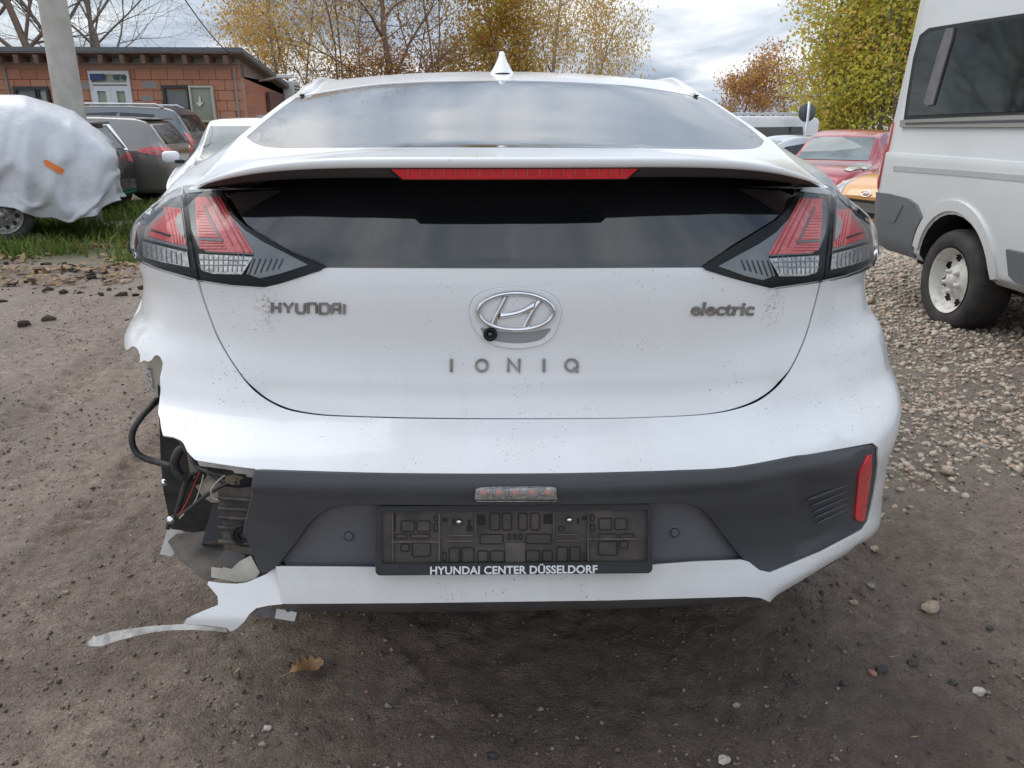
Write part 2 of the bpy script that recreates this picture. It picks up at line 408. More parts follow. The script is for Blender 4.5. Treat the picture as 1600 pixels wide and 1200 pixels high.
def ground_material():
    m = bpy.data.materials.new('muddy_yard'); m.use_nodes = True; t = m.node_tree; b = t.nodes['Principled BSDF']
    tcn = t.nodes.new('ShaderNodeTexCoord'); P_ = tcn.outputs['Object']
    def nz(sc, det, lo, hi, rough=.6):
        n = t.nodes.new('ShaderNodeTexNoise'); n.inputs['Scale'].default_value = sc; n.inputs['Detail'].default_value = det; n.inputs['Roughness'].default_value = rough
        t.links.new(P_, n.inputs['Vector']); r = t.nodes.new('ShaderNodeMapRange'); t.links.new(n.outputs[0], r.inputs[0])
        r.inputs['From Min'].default_value = lo; r.inputs['From Max'].default_value = hi; return r.outputs[0]
    def mix(f, a, b_):
        q = t.nodes.new('ShaderNodeMix'); q.data_type = 'RGBA'
        t.links.new(f, q.inputs['Factor'])
        for k, c in (('A', a), ('B', b_)):
            if isinstance(c, tuple): q.inputs[k].default_value = (*c, 1)
            else: t.links.new(c, q.inputs[k])
        return q.outputs['Result']
    def math_(op, a, b_):
        q = t.nodes.new('ShaderNodeMath'); q.operation = op
        for k, c in enumerate((a, b_)):
            if isinstance(c, (int, float)): q.inputs[k].default_value = c
            else: t.links.new(c, q.inputs[k])
        return q.outputs[0]
    wet = nz(.9, 5, .42, .62); fine = nz(26, 6, .3, .7); grit = nz(160, 3, .40, .66); spot = nz(330, 2, .68, .74); patch = nz(2.6, 6, .40, .66)
    c = mix(wet, (.47, .36, .285), (.31, .236, .186))
    c = mix(math_('MULTIPLY', patch, .75), c, (.60, .475, .385))
    c = mix(math_('MULTIPLY', fine, .72), c, (.175, .124, .091))
    c = mix(math_('MULTIPLY', grit, .55), c, (.085, .061, .046))
    c = mix(math_('MULTIPLY', spot, .75), c, (.48, .41, .34))
    # wet soil and the car's shade, both painted darker, by the tail and right foreground
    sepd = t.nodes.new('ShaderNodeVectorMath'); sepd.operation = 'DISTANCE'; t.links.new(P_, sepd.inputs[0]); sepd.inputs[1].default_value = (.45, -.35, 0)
    damp_shade = t.nodes.new('ShaderNodeMapRange'); t.links.new(math_('ADD', sepd.outputs['Value'], math_('MULTIPLY', math_('SUBTRACT', nz(3.5, 5, 0, 1), .5), 1.1)), damp_shade.inputs[0]); damp_shade.inputs['From Min'].default_value = 1.25; damp_shade.inputs['From Max'].default_value = .55
    c = mix(math_('MULTIPLY', damp_shade.outputs[0], .58), c, (.068, .050, .036))
    # stony ground on the right, turf and leaf mould on the left
    sep = t.nodes.new('ShaderNodeSeparateXYZ'); t.links.new(P_, sep.inputs[0])
    wob = math_('MULTIPLY', math_('SUBTRACT', nz(1.6, 4, 0, 1), .5), .9)
    def rng_(src, a, b_):
        r = t.nodes.new('ShaderNodeMapRange'); t.links.new(src, r.inputs[0]); r.inputs['From Min'].default_value = a; r.inputs['From Max'].default_value = b_; return r.outputs[0]
    xx = math_('ADD', sep.outputs[0], wob); yy = math_('ADD', sep.outputs[1], wob)
    stony = math_('MULTIPLY', rng_(xx, .5, 1.2), rng_(yy, .7, 1.3))
    stc = mix(fine, (.36, .30, .25), (.24, .195, .16)); c = mix(math_('MULTIPLY', stony, .75), c, stc)
    turf = math_('MULTIPLY', rng_(math_('MULTIPLY', xx, -1), 1.8, 2.6), rng_(yy, 5.7, 6.5))
    c = mix(math_('MULTIPLY', turf, .9), c, mix(patch, (.12, .13, .05), (.19, .14, .08)))
    t.links.new(c, b.inputs['Base Color'])
    rr = t.nodes.new('ShaderNodeMapRange'); t.links.new(wet, rr.inputs[0]); rr.inputs['To Min'].default_value = .62; rr.inputs['To Max'].default_value = .30
    t.links.new(rr.outputs[0], b.inputs['Roughness']); b.inputs['Specular IOR Level'].default_value = .5
    h = math_('ADD', math_('MULTIPLY', fine, .55), math_('MULTIPLY', nz(90, 5, .2, .8), .45)); h = math_('ADD', h, math_('MULTIPLY', nz(240, 4, .3, .7), .34))
    bn = t.nodes.new('ShaderNodeBump'); bn.inputs['Strength'].default_value = 1.0; bn.inputs['Distance'].default_value = .022
    t.links.new(h, bn.inputs['Height']); t.links.new(bn.outputs[0], b.inputs['Normal'])
    return m
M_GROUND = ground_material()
ny, nx = GX.shape; idx = np.arange(ny * nx).reshape(ny, nx)
me = bpy.data.meshes.new('ground'); quads = np.stack([idx[:-1, :-1], idx[:-1, 1:], idx[1:, 1:], idx[1:, :-1]], -1).reshape(-1, 4)
me.vertices.add(ny * nx); me.vertices.foreach_set('co', GP.reshape(-1)); me.loops.add(quads.size); me.loops.foreach_set('vertex_index', quads.reshape(-1).astype(np.int32))
me.polygons.add(len(quads)); me.polygons.foreach_set('loop_start', np.arange(0, quads.size, 4, dtype=np.int32)); me.update(calc_edges=True); me.shade_smooth()
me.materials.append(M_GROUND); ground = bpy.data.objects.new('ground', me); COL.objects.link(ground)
tag(ground, 'wet brown mud of the yard, stony towards the right', 'ground', kind='structure')

gz_fn = gz
def gz(x, y):
    """height of the ground mesh itself"""
    x = np.asarray(x, float); y = np.asarray(y, float); Z_ = GP[..., 2]
    i = np.clip(np.searchsorted(gx, x) - 1, 0, len(gx) - 2); j = np.clip(np.searchsorted(gy, y) - 1, 0, len(gy) - 2)
    u = (x - gx[i]) / (gx[i + 1] - gx[i]); v = (y - gy[j]) / (gy[j + 1] - gy[j])
    return (Z_[j, i] * (1 - u) + Z_[j, i + 1] * u) * (1 - v) + (Z_[j + 1, i] * (1 - u) + Z_[j + 1, i + 1] * u) * v
# ---- fast joined meshes
def raw_mesh(name, V_, F_, m, smooth=False):
    me = bpy.data.meshes.new(name); k = F_.shape[1]
    me.vertices.add(len(V_)); me.vertices.foreach_set('co', np.ascontiguousarray(V_, np.float32).reshape(-1)); me.loops.add(F_.size); me.loops.foreach_set('vertex_index', F_.reshape(-1).astype(np.int32))
    me.polygons.add(len(F_)); me.polygons.foreach_set('loop_start', np.arange(0, F_.size, k, dtype=np.int32)); me.update(calc_edges=True)
    if smooth: me.shade_smooth()
    me.materials.append(m); o = bpy.data.objects.new(name, me); COL.objects.link(o); return o
def ico(sub=0):
    bm = bmesh.new(); bmesh.ops.create_icosphere(bm, subdivisions=sub + 1, radius=1); bm.verts.index_update()
    v = np.array([p.co[:] for p in bm.verts]); f = np.array([[q.index for q in p.verts] for p in bm.faces]); bm.free(); return v, f
def island_mat(name, cols, rough=.8, spec=.3, transl=0, bump=0):
    """each stone or leaf takes its own colour"""
    m = bpy.data.materials.new(name); m.use_nodes = True; t = m.node_tree; b = t.nodes['Principled BSDF']
    g = t.nodes.new('ShaderNodeNewGeometry'); r = t.nodes.new('ShaderNodeValToRGB'); t.links.new(g.outputs['Random Per Island'], r.inputs[0])
    e = r.color_ramp.elements
    while len(e) < len(cols): e.new(.5)
    for i, c in enumerate(cols): e[i].position = i / (len(cols) - 1); e[i].color = (*c, 1)
    tcn = t.nodes.new('ShaderNodeTexCoord'); n = t.nodes.new('ShaderNodeTexNoise'); n.inputs['Scale'].default_value = 60; t.links.new(tcn.outputs['Object'], n.inputs['Vector'])
    mr = t.nodes.new('ShaderNodeMapRange'); t.links.new(n.outputs[0], mr.inputs[0]); mr.inputs['From Min'].default_value = .3; mr.inputs['From Max'].default_value = .7; mr.inputs['To Min'].default_value = .75; mr.inputs['To Max'].default_value = 1.12
    mx_ = t.nodes.new('ShaderNodeVectorMath'); mx_.operation = 'SCALE'; t.links.new(r.outputs[0], mx_.inputs[0]); t.links.new(mr.outputs[0], mx_.inputs['Scale'])
    t.links.new(mx_.outputs[0], b.inputs['Base Color']); b.inputs['Roughness'].default_value = rough; b.inputs['Specular IOR Level'].default_value = spec
    if transl:
        tr = t.nodes.new('ShaderNodeBsdfTranslucent'); t.links.new(mx_.outputs[0], tr.inputs[0]); ms = t.nodes.new('ShaderNodeMixShader'); ms.inputs[0].default_value = transl
        o = t.nodes['Material Output']; t.links.new(b.outputs[0], ms.inputs[1]); t.links.new(tr.outputs[0], ms.inputs[2]); t.links.new(ms.outputs[0], o.inputs[0])
    return m
def octa(): return np.array([(1, 0, 0), (-1, 0, 0), (0, 1, 0), (0, -1, 0), (0, 0, 1), (0, 0, -1)], float), np.array([(0, 2, 4), (2, 1, 4), (1, 3, 4), (3, 0, 4), (2, 0, 5), (1, 2, 5), (3, 1, 5), (0, 3, 5)])
def rocks(name, C_, size, m, seed, flat=(.45, .75), sub=0, smooth=False, jit=.28):
    rs = np.random.RandomState(seed); v0, f0 = ico(sub) if sub >= 0 else octa(); n = len(C_); k = len(v0)
    ang = rs.rand(n) * 6.283; ca, sa = np.cos(ang), np.sin(ang)
    S = size[:, None] * np.stack([np.ones(n), .55 + .45 * rs.rand(n), flat[0] + (flat[1] - flat[0]) * rs.rand(n)], 1)
    Vv = v0[None] * (1 + jit * (rs.rand(n, k, 1) - .5) * 2) * S[:, None, :]
    tl = (rs.rand(n, 2) - .5) * .6
    x = Vv[..., 0]; z = Vv[..., 2]; Vv = np.stack([x * np.cos(tl[:, :1]) - z * np.sin(tl[:, :1]), Vv[..., 1], x * np.sin(tl[:, :1]) + z * np.cos(tl[:, :1])], -1)
    x = Vv[..., 0].copy(); y = Vv[..., 1].copy(); Vv = np.stack([x * ca[:, None] - y * sa[:, None], x * sa[:, None] + y * ca[:, None], Vv[..., 2]], -1) + C_[:, None, :]
    Ff = f0[None] + (np.arange(n) * k)[:, None, None]
    return raw_mesh(name, Vv.reshape(-1, 3), Ff.reshape(-1, 3), m, smooth)
M_GRAVEL = island_mat('crushed_stone', [(.23, .195, .155), (.48, .405, .315), (.37, .31, .245), (.56, .49, .40), (.45, .29, .205), (.51, .43, .33), (.32, .285, .245), (.58, .505, .41), (.41, .35, .275)], .75, .35)
rs = np.random.RandomState(3)
n = 150000; X_ = .55 + 6.4 * rs.rand(n) ** 1.25; Y_ = .35 + 8.5 * rs.rand(n) ** 1.35
edge = fbm(X_ * 1.3 + 9, Y_ * 1.3, 3)
dens = sstep(.65, 1.35, X_ + edge * .9) * sstep(.75, 1.55, Y_ + edge * 1.4) * (.55 + .45 * sstep(-.12, .05, fbm(X_ * 2.1, Y_ * 2.1 + 4, 3)))
dens = np.maximum(dens, .015 * sstep(.4, 1, Y_))
keep = rs.rand(n) < dens; X_, Y_ = X_[keep][:50000], Y_[keep][:50000]
sz = (.005 + .015 * rs.rand(len(X_)) ** 2.6) * (1 + .15 * np.maximum(0, Y_ - 2)); sz[rs.rand(len(X_)) < .03] *= 1.7
fa = Y_ > 2.6
tag(rocks('gravel', np.stack([X_, Y_, gz(X_, Y_) + sz * .15], 1)[~fa], sz[~fa], M_GRAVEL, 8, jit=.42), 'pale crushed stone spread between the white car and the camper van', 'gravel', kind='stuff')
tag(rocks('gravel', np.stack([X_, Y_, gz(X_, Y_) + sz * .25], 1)[fa], sz[fa] * 1.15, M_GRAVEL, 9, sub=-1, jit=.3), 'finer crushed stone around and behind the camper van wheels', 'gravel', kind='stuff')
# grit and clods in the mud
n = 70000; X_ = -3.4 + 6.8 * rs.rand(n); Y_ = -.45 + 6.5 * rs.rand(n) ** 1.7; sz = .0016 + .0080 * rs.rand(n) ** 5; k_ = rs.rand(n) < .25 + .75 * sstep(-.12, .15, fbm(X_ * 2.3 + 1, Y_ * 2.3 + 8, 4)); X_, Y_, sz = X_[k_], Y_[k_], sz[k_]
M_GRIT = island_mat('grit', [(.09, .07, .058), (.18, .14, .115), (.06, .048, .04), (.26, .21, .175), (.12, .095, .08), (.20, .16, .13), (.30, .26, .22)], .8, .3)
tag(rocks('grit', np.stack([X_, Y_, gz(X_, Y_) + sz * .25], 1), sz, M_GRIT, 21, sub=-1, jit=.35), 'fine grit and mud crumbs lying all over the wet yard', 'grit', kind='stuff')
n = 900; X_ = -7.5 + 6 * rs.rand(n); Y_ = 3.6 + 2.6 * rs.rand(n); k_ = rs.rand(n) < sstep(-.05, .12, fbm(X_ * .9, Y_ * 2.2 + 5, 3)); X_, Y_ = X_[k_], Y_[k_]
sz = .012 + .045 * rs.rand(len(X_)) ** 3
tag(rocks('soil_clods', np.stack([X_, Y_, gz(X_, Y_) + sz * .1], 1), sz, island_mat('dark_soil', [(.03, .025, .02), (.06, .048, .038), (.022, .019, .016), (.09, .07, .055)], .9, .2), 31, jit=.4), 'dark churned soil clods along the edge of the grass', 'soil', kind='stuff')
n = 420; X_ = -2.4 + 4.6 * rs.rand(n); Y_ = -.35 + 3.6 * rs.rand(n) ** 1.4; an = rs.rand(n) * 6.283; ln_ = .004 + .016 * rs.rand(n) ** 2; wd = .0009 + .0022 * rs.rand(n) ** 3
A = np.stack([np.cos(an), np.sin(an), .15 * rs.randn(n)], 1) * ln_[:, None]; B = np.stack([-np.sin(an), np.cos(an), 0 * an], 1) * wd[:, None]; c = np.stack([X_, Y_, gz(X_, Y_) + .004], 1)
tag(raw_mesh('straw', np.stack([c - A, c - B, c + A, c + B], 1).reshape(-1, 3), np.arange(4 * n).reshape(-1, 4), island_mat('straw_bits', [(.42, .33, .18), (.30, .22, .11), (.52, .43, .27), (.20, .14, .08), (.38, .26, .12)], .8, .2)), 'short bits of straw and leaf trodden into the mud', 'straw', kind='stuff')
# single stones one can point to
M_ST = {'tan': mat('tan_stone', (.38, .29, .21), .7, c2=(.27, .20, .15), nscale=60), 'grey': mat('grey_stone', (.30, .27, .24), .7, c2=(.2, .18, .16), nscale=60), 'dark': mat('dark_stone', (.035, .032, .03), .75, c2=(.06, .054, .05), nscale=60), 'pale': mat('pale_stone', (.5, .45, .40), .7, c2=(.38, .34, .3), nscale=60), 'red': mat('reddish_stone', (.33, .17, .11), .7, c2=(.25, .14, .10), nscale=60)}
def stone(pxx, pyy, wpx, c, label, seed):
    g = atz(pxx, pyy); g[2] = gz(g[0], g[1]); wv = wpx / F * float((g - CAM) @ FW) / 2
    rs_ = np.random.RandomState(seed); v0, f0 = ico(1); v = v0 * (1 + .22 * (rs_.rand(len(v0), 1) - .5) * 2) * [wv, wv * .72, wv * .58]; a = (rs_.rand() - .5) * 1.0
    v = np.stack([v[:, 0] * math.cos(a) - v[:, 1] * math.sin(a), v[:, 0] * math.sin(a) + v[:, 1] * math.cos(a), v[:, 2]], 1)
    o = mesh_obj('stone', v, f0.tolist(), M_ST[c], None, False); o.location = V(g + np.array([0, 0, wv * .35]))
    tag(o, label, 'stone', 'loose stones on the mud behind the car')
for k, a in enumerate([(1453, 952, 32, 'tan', 'largest tan stone lying on the mud at lower right'), (1333, 947, 14, 'tan', 'small tan stone just left of the largest tan stone'), (1360, 926, 14, 'grey', 'grey stone close below the right bumper corner'),
        (1364, 867, 17, 'tan', 'flat brownish stone at the edge of the gravel by the bumper'), (1425, 1040, 20, 'dark', 'black lump right of the pair of dark lumps'), (1377, 1054, 22, 'dark', 'black lump in the middle of the dark row at lower right'), (1362, 1061, 15, 'red', 'brown stone touching the black lump at lower right'),
        (1318, 1073, 14, 'dark', 'small dark lump at the left end of the dark row'), (1488, 1068, 18, 'dark', 'dark angular lump nearest the pale stone at lower right'), (1528, 1086, 20, 'pale', 'pale tan stone nearest the right edge of the picture'), (1150, 1108, 13, 'tan', 'small orange tan pebble in the dark area below the car'),
        (1131, 1191, 22, 'pale', 'pale stone at the very bottom edge right of the middle'), (419, 1143, 14, 'pale', 'white pebble on the mud below the fallen oak leaf'), (411, 1168, 13, 'grey', 'grey pebble under the white pebble at lower left'), (770, 1175, 18, 'dark', 'black stone at the bottom edge near the middle'),
        (103, 931, 13, 'tan', 'tan pebble alone on the mud at far left'), (406, 1095, 10, 'dark', 'dark pebble left of the pale pebble under the leaf'), (573, 1075, 9, 'red', 'small rusty crumb of stone right of the oak leaf'), (1245, 1071, 11, 'dark', 'dark flake at the shadow edge below the right corner'), (1545, 990, 12, 'dark', 'small dark stone right of the largest tan stone')]): stone(*a, seed=40 + k)
# ---- the fallen oak leaf
lp = [(0, .0), (.10, .05), (.16, .16), (.24, .10), (.32, .26), (.42, .17), (.52, .33), (.64, .20), (.74, .29), (.84, .15), (.93, .15), (1, 0)]
outl = lp + [(x_, -y_ * .95) for x_, y_ in lp[-2:0:-1]]
g0 = atz(452, 1060); g1 = atz(506, 1040); g0[2] = gz(g0[0], g0[1]); g1[2] = gz(g1[0], g1[1]); d_ = g1 - g0; Lf = np.linalg.norm(d_); d_ /= Lf; s_ = np.cross([0, 0, 1], d_); s_ /= np.linalg.norm(s_)
VV, T, bnd = triangulate(densify(catmull(outl, 4, True), .03), .06)
zz_ = .010 + .016 * (VV[:, 1] / .3) ** 2 + .012 * np.sin(VV[:, 0] * 7) * .5 + .006 * VV[:, 0]
P_ = g0 + VV[:, :1] * d_ * Lf + VV[:, 1:] * s_ * Lf * 1.25 + np.stack([0 * zz_, 0 * zz_, zz_], 1); nn = len(P_)
leaf = thing('oak_leaf', 'brown curled oak leaf lying on the dark mud behind the bumper', 'leaf', g0)
M_LEAF = mat('dry_oak_leaf', (.42, .24, .12), .6, c2=(.30, .16, .08), nscale=120)
mesh_obj('leaf_blade', np.concatenate([P_, P_ - [0, 0, .0008]]), [tuple(f) for f in T] + [tuple(q + nn for q in f[::-1]) for f in T], M_LEAF, leaf, True, True)
MB().tube([g0 - d_ * .022 + [0, 0, .004], g0 + [0, 0, .011], g0 + d_ * Lf * .5 + [0, 0, .0135], g0 + d_ * Lf * .95 + [0, 0, .017]], [.0012, .0011, .0008, .0004], 5).build('leaf_stalk', M_LEAF, leaf, True, True)

# ---- grass strip and leaf litter on the left
rs = np.random.RandomState(9)
def blades(n, fx_, fy_, h, m, name, label):
    x = fx_(rs.rand(n)); y = fy_(rs.rand(n)); den = fbm(x * .8 + 2, y * .8, 3); k = rs.rand(n) < sstep(-.22, .10, den) * sstep(0, .9, (y - 5.9) + den * 2.2) * sstep(-1.7, -2.6, x); x, y = x[k], y[k]; n = len(x)
    hh = h * (.4 + .9 * rs.rand(n)) * (1 + 1.2 * np.maximum(0, den[k])); a = rs.rand(n) * 6.283; w = .006 + .008 * rs.rand(n); ln = hh * (.2 + .7 * rs.rand(n)); b = rs.rand(n) * 6.283
    z = gz(x, y); o = np.stack([x, y, z], 1); wv = np.stack([np.cos(a) * w, np.sin(a) * w, 0 * w], 1); le = np.stack([np.cos(b) * ln, np.sin(b) * ln, 0 * ln], 1)
    up = lambda t_: np.stack([0 * hh, 0 * hh, hh * t_], 1)
    Vv = np.stack([o - wv, o + wv, o + wv * .7 + le * .35 + up(.6), o - wv * .7 + le * .35 + up(.6), o + le + up(.95)], 1).reshape(-1, 3)
    base = np.arange(n) * 5; F3 = np.concatenate([np.stack([base + i for i in q], 1) for q in ((0, 1, 2), (0, 2, 3), (3, 2, 4))])
    return tag(raw_mesh(name, Vv, F3, m), label, 'grass', kind='stuff')
M_GRASS = island_mat('grass_blades', [(.07, .12, .02), (.13, .21, .035), (.10, .17, .03), (.17, .23, .05), (.22, .21, .07), (.11, .19, .03)], .6, .3, .3)
blades(30000, lambda r: -8.5 + 7 * r, lambda r: 5.6 + 7 * r ** 1.4, .17, M_GRASS, 'grass', 'rough green grass growing beside the covered car')
M_LIT = island_mat('dead_leaves', [(.20, .12, .06), (.32, .20, .10), (.12, .075, .045), (.38, .27, .15), (.24, .14, .07)], .8, .2)
n = 4200; x = -8 + 6.2 * rs.rand(n); y = 4.9 + 3.2 * rs.rand(n); k = rs.rand(n) < sstep(-.15, .1, fbm(x, y * 1.5 + 7, 3)); x, y = x[k], y[k]; n = len(x); s_ = .025 + .03 * rs.rand(n)
A = rs.randn(n, 3); A[:, 2] *= .25; A /= np.linalg.norm(A, axis=1)[:, None]; B = np.cross(A, rs.randn(n, 3) * .25 + [0, 0, 1]); B /= np.linalg.norm(B, axis=1)[:, None]
c = np.stack([x, y, gz(x, y) + .012 + .02 * rs.rand(n)], 1); Vv = np.stack([c - A * s_[:, None], c - B * s_[:, None] * .55, c + A * s_[:, None], c + B * s_[:, None] * .55], 1).reshape(-1, 3)
tag(raw_mesh('leaf_litter', Vv, np.arange(4 * n).reshape(-1, 4), M_LIT), 'brown dead leaves scattered at the front edge of the grass', 'leaves', kind='stuff')
# ================================================================== workshop building, pole, cable
M_BRICK = island_mat('terracotta_block', [(.52, .235, .15), (.58, .26, .165), (.55, .28, .19), (.48, .21, .135), (.57, .30, .21)], .85, .2)
def tint_blocks(m):
    """object-random colour for the separate blocks"""
    t = m.node_tree; oi = t.nodes.new('ShaderNodeObjectInfo'); r = [n for n in t.nodes if n.type == 'VALTORGB'][0]; t.links.new(oi.outputs['Random'], r.inputs[0]); return m
tint_blocks(M_BRICK)
def brick_wall_mat():
    m = bpy.data.materials.new('terracotta_wall'); m.use_nodes = True; t = m.node_tree; b = t.nodes['Principled BSDF']; tcn = t.nodes.new('ShaderNodeTexCoord')
    sx = t.nodes.new('ShaderNodeSeparateXYZ'); t.links.new(tcn.outputs['Object'], sx.inputs[0]); ad = t.nodes.new('ShaderNodeMath'); t.links.new(sx.outputs[0], ad.inputs[0]); t.links.new(sx.outputs[1], ad.inputs[1])
    cm = t.nodes.new('ShaderNodeCombineXYZ'); t.links.new(ad.outputs[0], cm.inputs[0]); t.links.new(sx.outputs[2], cm.inputs[1])
    br = t.nodes.new('ShaderNodeTexBrick'); t.links.new(cm.outputs[0], br.inputs['Vector']); br.inputs['Scale'].default_value = 1; br.inputs['Brick Width'].default_value = .38; br.inputs['Row Height'].default_value = .235; br.inputs['Mortar Size'].default_value = .008
    br.inputs['Color1'].default_value = (.46, .175, .10, 1); br.inputs['Color2'].default_value = (.38, .15, .095, 1); br.inputs['Mortar'].default_value = (.36, .27, .22, 1)
    t.links.new(br.outputs[0], b.inputs['Base Color']); b.inputs['Roughness'].default_value = .85; return m
M_WALL = brick_wall_mat()
M_MORT = mat('mortar', (.47, .27, .20), .9, c2=(.42, .25, .19), nscale=6)
M_CONC = mat('grey_concrete', (.30, .28, .27), .85, c2=(.36, .32, .30), nscale=5)
M_ROOFE = mat('roof_edge_metal', (.10, .11, .125), .5, c2=(.14, .145, .15), nscale=5)
M_RAFT = mat('brown_rafter_timber', (.13, .075, .055), .75, c2=(.20, .12, .09), nscale=9)
M_SOFF = mat('weathered_soffit_board', (.30, .23, .20), .8, c2=(.20, .15, .13), nscale=5)
M_WFR = mat('white_window_frame', (.72, .73, .75), .45)
M_DFR = mat('anthracite_window_frame', (.035, .038, .042), .4)
M_PANE = mat('dim_window_glass', (.10, .11, .105), .06, c2=(.16, .165, .15), nscale=1.2, spec=.6)
M_PANE2 = mat('pale_window_glass', (.27, .29, .22), .08, c2=(.34, .35, .29), nscale=1.5, spec=.6)
M_BLUE = mat('blue_door_sign', (.02, .05, .16), .4)
M_PAPER = mat('white_paper', (.72, .72, .70), .7)
YW = 18.7
def BP(u, v, d=0): return aty(u, v, YW - d)
cor = BP(379, 150); zr = float(BP(300, 77)[2]); zw = float(BP(300, 99)[2]); XL = -24.0; zg = float(gz_big(np.array(cor[0]), np.array(YW))) - .1
bld = thing('workshop_building', 'long terracotta block workshop with a flat roof behind the parked cars', 'building', (cor[0] - 6, YW + 3, zg))
def bpart(mb, name, m, parent=bld, **k): return mb.build(name, m, parent, world=(parent.type == 'EMPTY'), **k)
wall = bpart(MB().box(((XL + cor[0]) / 2, YW + .15, (zg + zw) / 2), (cor[0] - XL, .26, zw - zg)), 'front_wall', M_MORT)
YB = YW + 6.2
side = bpart(MB().box((cor[0] - .13, (YW + .3 + YB) / 2, (zg + zw - .28) / 2), (.26, YB - YW - .3, zw - zg - .28)), 'side_wall', M_WALL)
bpart(MB().box(((XL + cor[0]) / 2, YW + .01, zw + .06), (cor[0] - XL, .10, .16)), 'ring_beam', M_CONC)
# openings in the photograph (left, top, right, bottom)
door = (139, 111, 221, 236); winl = (22, 135, 88, 196); winr = (254, 133, 341, 192)
bm_proto = MB().box((0, 0, 0), (.368, .06, .223), bev=.006); proto = None
row = 0; z = 1.02; nb = 0
def opn(x0, x1, z0, z1):
    for o in (door, winl, winr):
        a = BP(o[0], o[1]); b = BP(o[2], o[3])
        if x1 > a[0] - .02 and x0 < b[0] + .02 and z0 < a[2] + .02 and z1 > b[2] - .02: return True
    return False
holes_ = []
for o in (door, winl, winr):
    a = BP(o[0], o[1]); b = BP(o[2], o[3]); holes_.append((a[0] - .005, b[0] + .005, b[2] - .005, a[2] + .005))
while z + .235 < zw - .02:
    cuts = [(-16.3, cor[0] - .004)]
    for (h0, h1, k0, k1) in holes_:
        if z + .13 < k1 and z + .10 > k0:
            cuts = [q for c in cuts for q in ((c[0], min(c[1], h0)), (max(c[0], h1), c[1])) if q[1] - q[0] > .05]
    x1 = cor[0] - .004
    w_ = .19 if row % 2 else .38
    while x1 > -16.3:
        x0 = x1 - w_; w_ = .38
        for (c0, c1) in cuts:
            e0, e1 = max(x0, c0), min(x1, c1)
            if e1 - e0 > .04 and nb < 300:
                if proto is None: o = proto = bpart(bm_proto, 'brick', M_BRICK, wall)
                else: o = proto.copy(); COL.objects.link(o)
                o.scale = ((e1 - e0 - .010) / .368, 1, 1.0)
                o.location = ((e0 + e1) / 2, YW + .004 - .006 * ((nb * 7) % 5) / 5, z + .1175); nb += 1
        x1 = x0
    z += .235; row += 1
for (u0, v0, u1, v1) in [(121, 128, 141, 139), (222, 127, 246, 138), (221, 150, 240, 158)]:
    a = BP(u0, v0); b = BP(u1, v1); bpart(MB().box(((a[0] + b[0]) / 2, YW - .02, (a[2] + b[2]) / 2), (b[0] - a[0], .03, a[2] - b[2])), 'patch_block', M_CONC)
def framed(name, o, fw, mf, cells, glass, depth=.03):
    a = BP(o[0], o[1]); b = BP(o[2], o[3]); w, h = b[0] - a[0], a[2] - b[2]
    fr = MB()
    for (cx, cz, sx_, sz_) in [(a[0] + w / 2, a[2] - fw / 2, w, fw), (a[0] + w / 2, b[2] + fw / 2, w, fw), (a[0] + fw / 2, b[2] + h / 2, fw, h - 2 * fw), (b[0] - fw / 2, b[2] + h / 2, fw, h - 2 * fw)]: fr.box((cx, YW - depth, cz), (sx_, .12, sz_))
    f = bpart(fr, name, mf)
    for (x0, z0, x1, z1, g, bar) in cells:
        X0, X1 = a[0] + w * x0, a[0] + w * x1; Z0, Z1 = a[2] - h * z0, a[2] - h * z1
        p = bpart(MB().box(((X0 + X1) / 2, YW - depth + .02, (Z0 + Z1) / 2), (X1 - X0, .03, Z0 - Z1)), 'pane', g, f)
        if bar:
            q = MB(); t_ = bar
            for (cx, cz, sx_, sz_) in [((X0 + X1) / 2, Z0 - t_ / 2, X1 - X0, t_), ((X0 + X1) / 2, Z1 + t_ / 2, X1 - X0, t_), (X0 + t_ / 2, (Z0 + Z1) / 2, t_, Z0 - Z1 - 2 * t_), (X1 - t_ / 2, (Z0 + Z1) / 2, t_, Z0 - Z1 - 2 * t_)]: q.box((cx, YW - depth - .03, cz), (sx_, .06, sz_))
            bpart(q, 'sash', mf, f)
    return f
dr = framed('door', door, .07, M_WFR, [(.03, .02, .97, .165, M_PANE2, .04), (.03, .18, .5, .99, M_PANE2, .12), (.505, .18, .97, .99, M_PANE2, .12)], None)
a = BP(143, 115.5); b = BP(166, 126); bpart(MB().box(((a[0] + b[0]) / 2, YW - .10, (a[2] + b[2]) / 2), (b[0] - a[0], .012, a[2] - b[2])), 'blue_sign', M_BLUE, dr)
for cx in (183.5, 196.5):
    c = BP(cx, 121); fr = Matrix.Translation(V(c + [0, -.10, 0])) @ Matrix.Rotation(R(90), 4, 'X'); bpart(MB().lathe([(.001, .006), (.06, .006), (.062, 0)], 20, fr), 'round_sticker', mat('dark_green_sticker', (.03, .09, .08), .5), dr)
framed('window', winl, .06, M_DFR, [(.04, .06, .64, .96, M_PANE, .03), (.68, .06, .97, .96, M_PANE2, .03)], None)
wr = framed('window', winr, .05, M_DFR, [(.03, .05, .50, .96, M_PANE, .03)], None)
sash = framed('sliding_window', (297, 134, 341, 191), .045, mat('pale_sash', (.55, .53, .42), .5), [(.04, .03, .96, .97, M_PANE2, 0)], None, .09)
ar = [(310.5, 150), (313, 150), (313.6, 160), (316, 159), (317.5, 160.5), (312, 167), (306.5, 161), (308, 159.5), (310.5, 161)]
bpart(MB().prism(ar, lambda u, v, d: BP(u, v, .14 + d), 0, .01), 'paper_arrow', M_PAPER, sash)
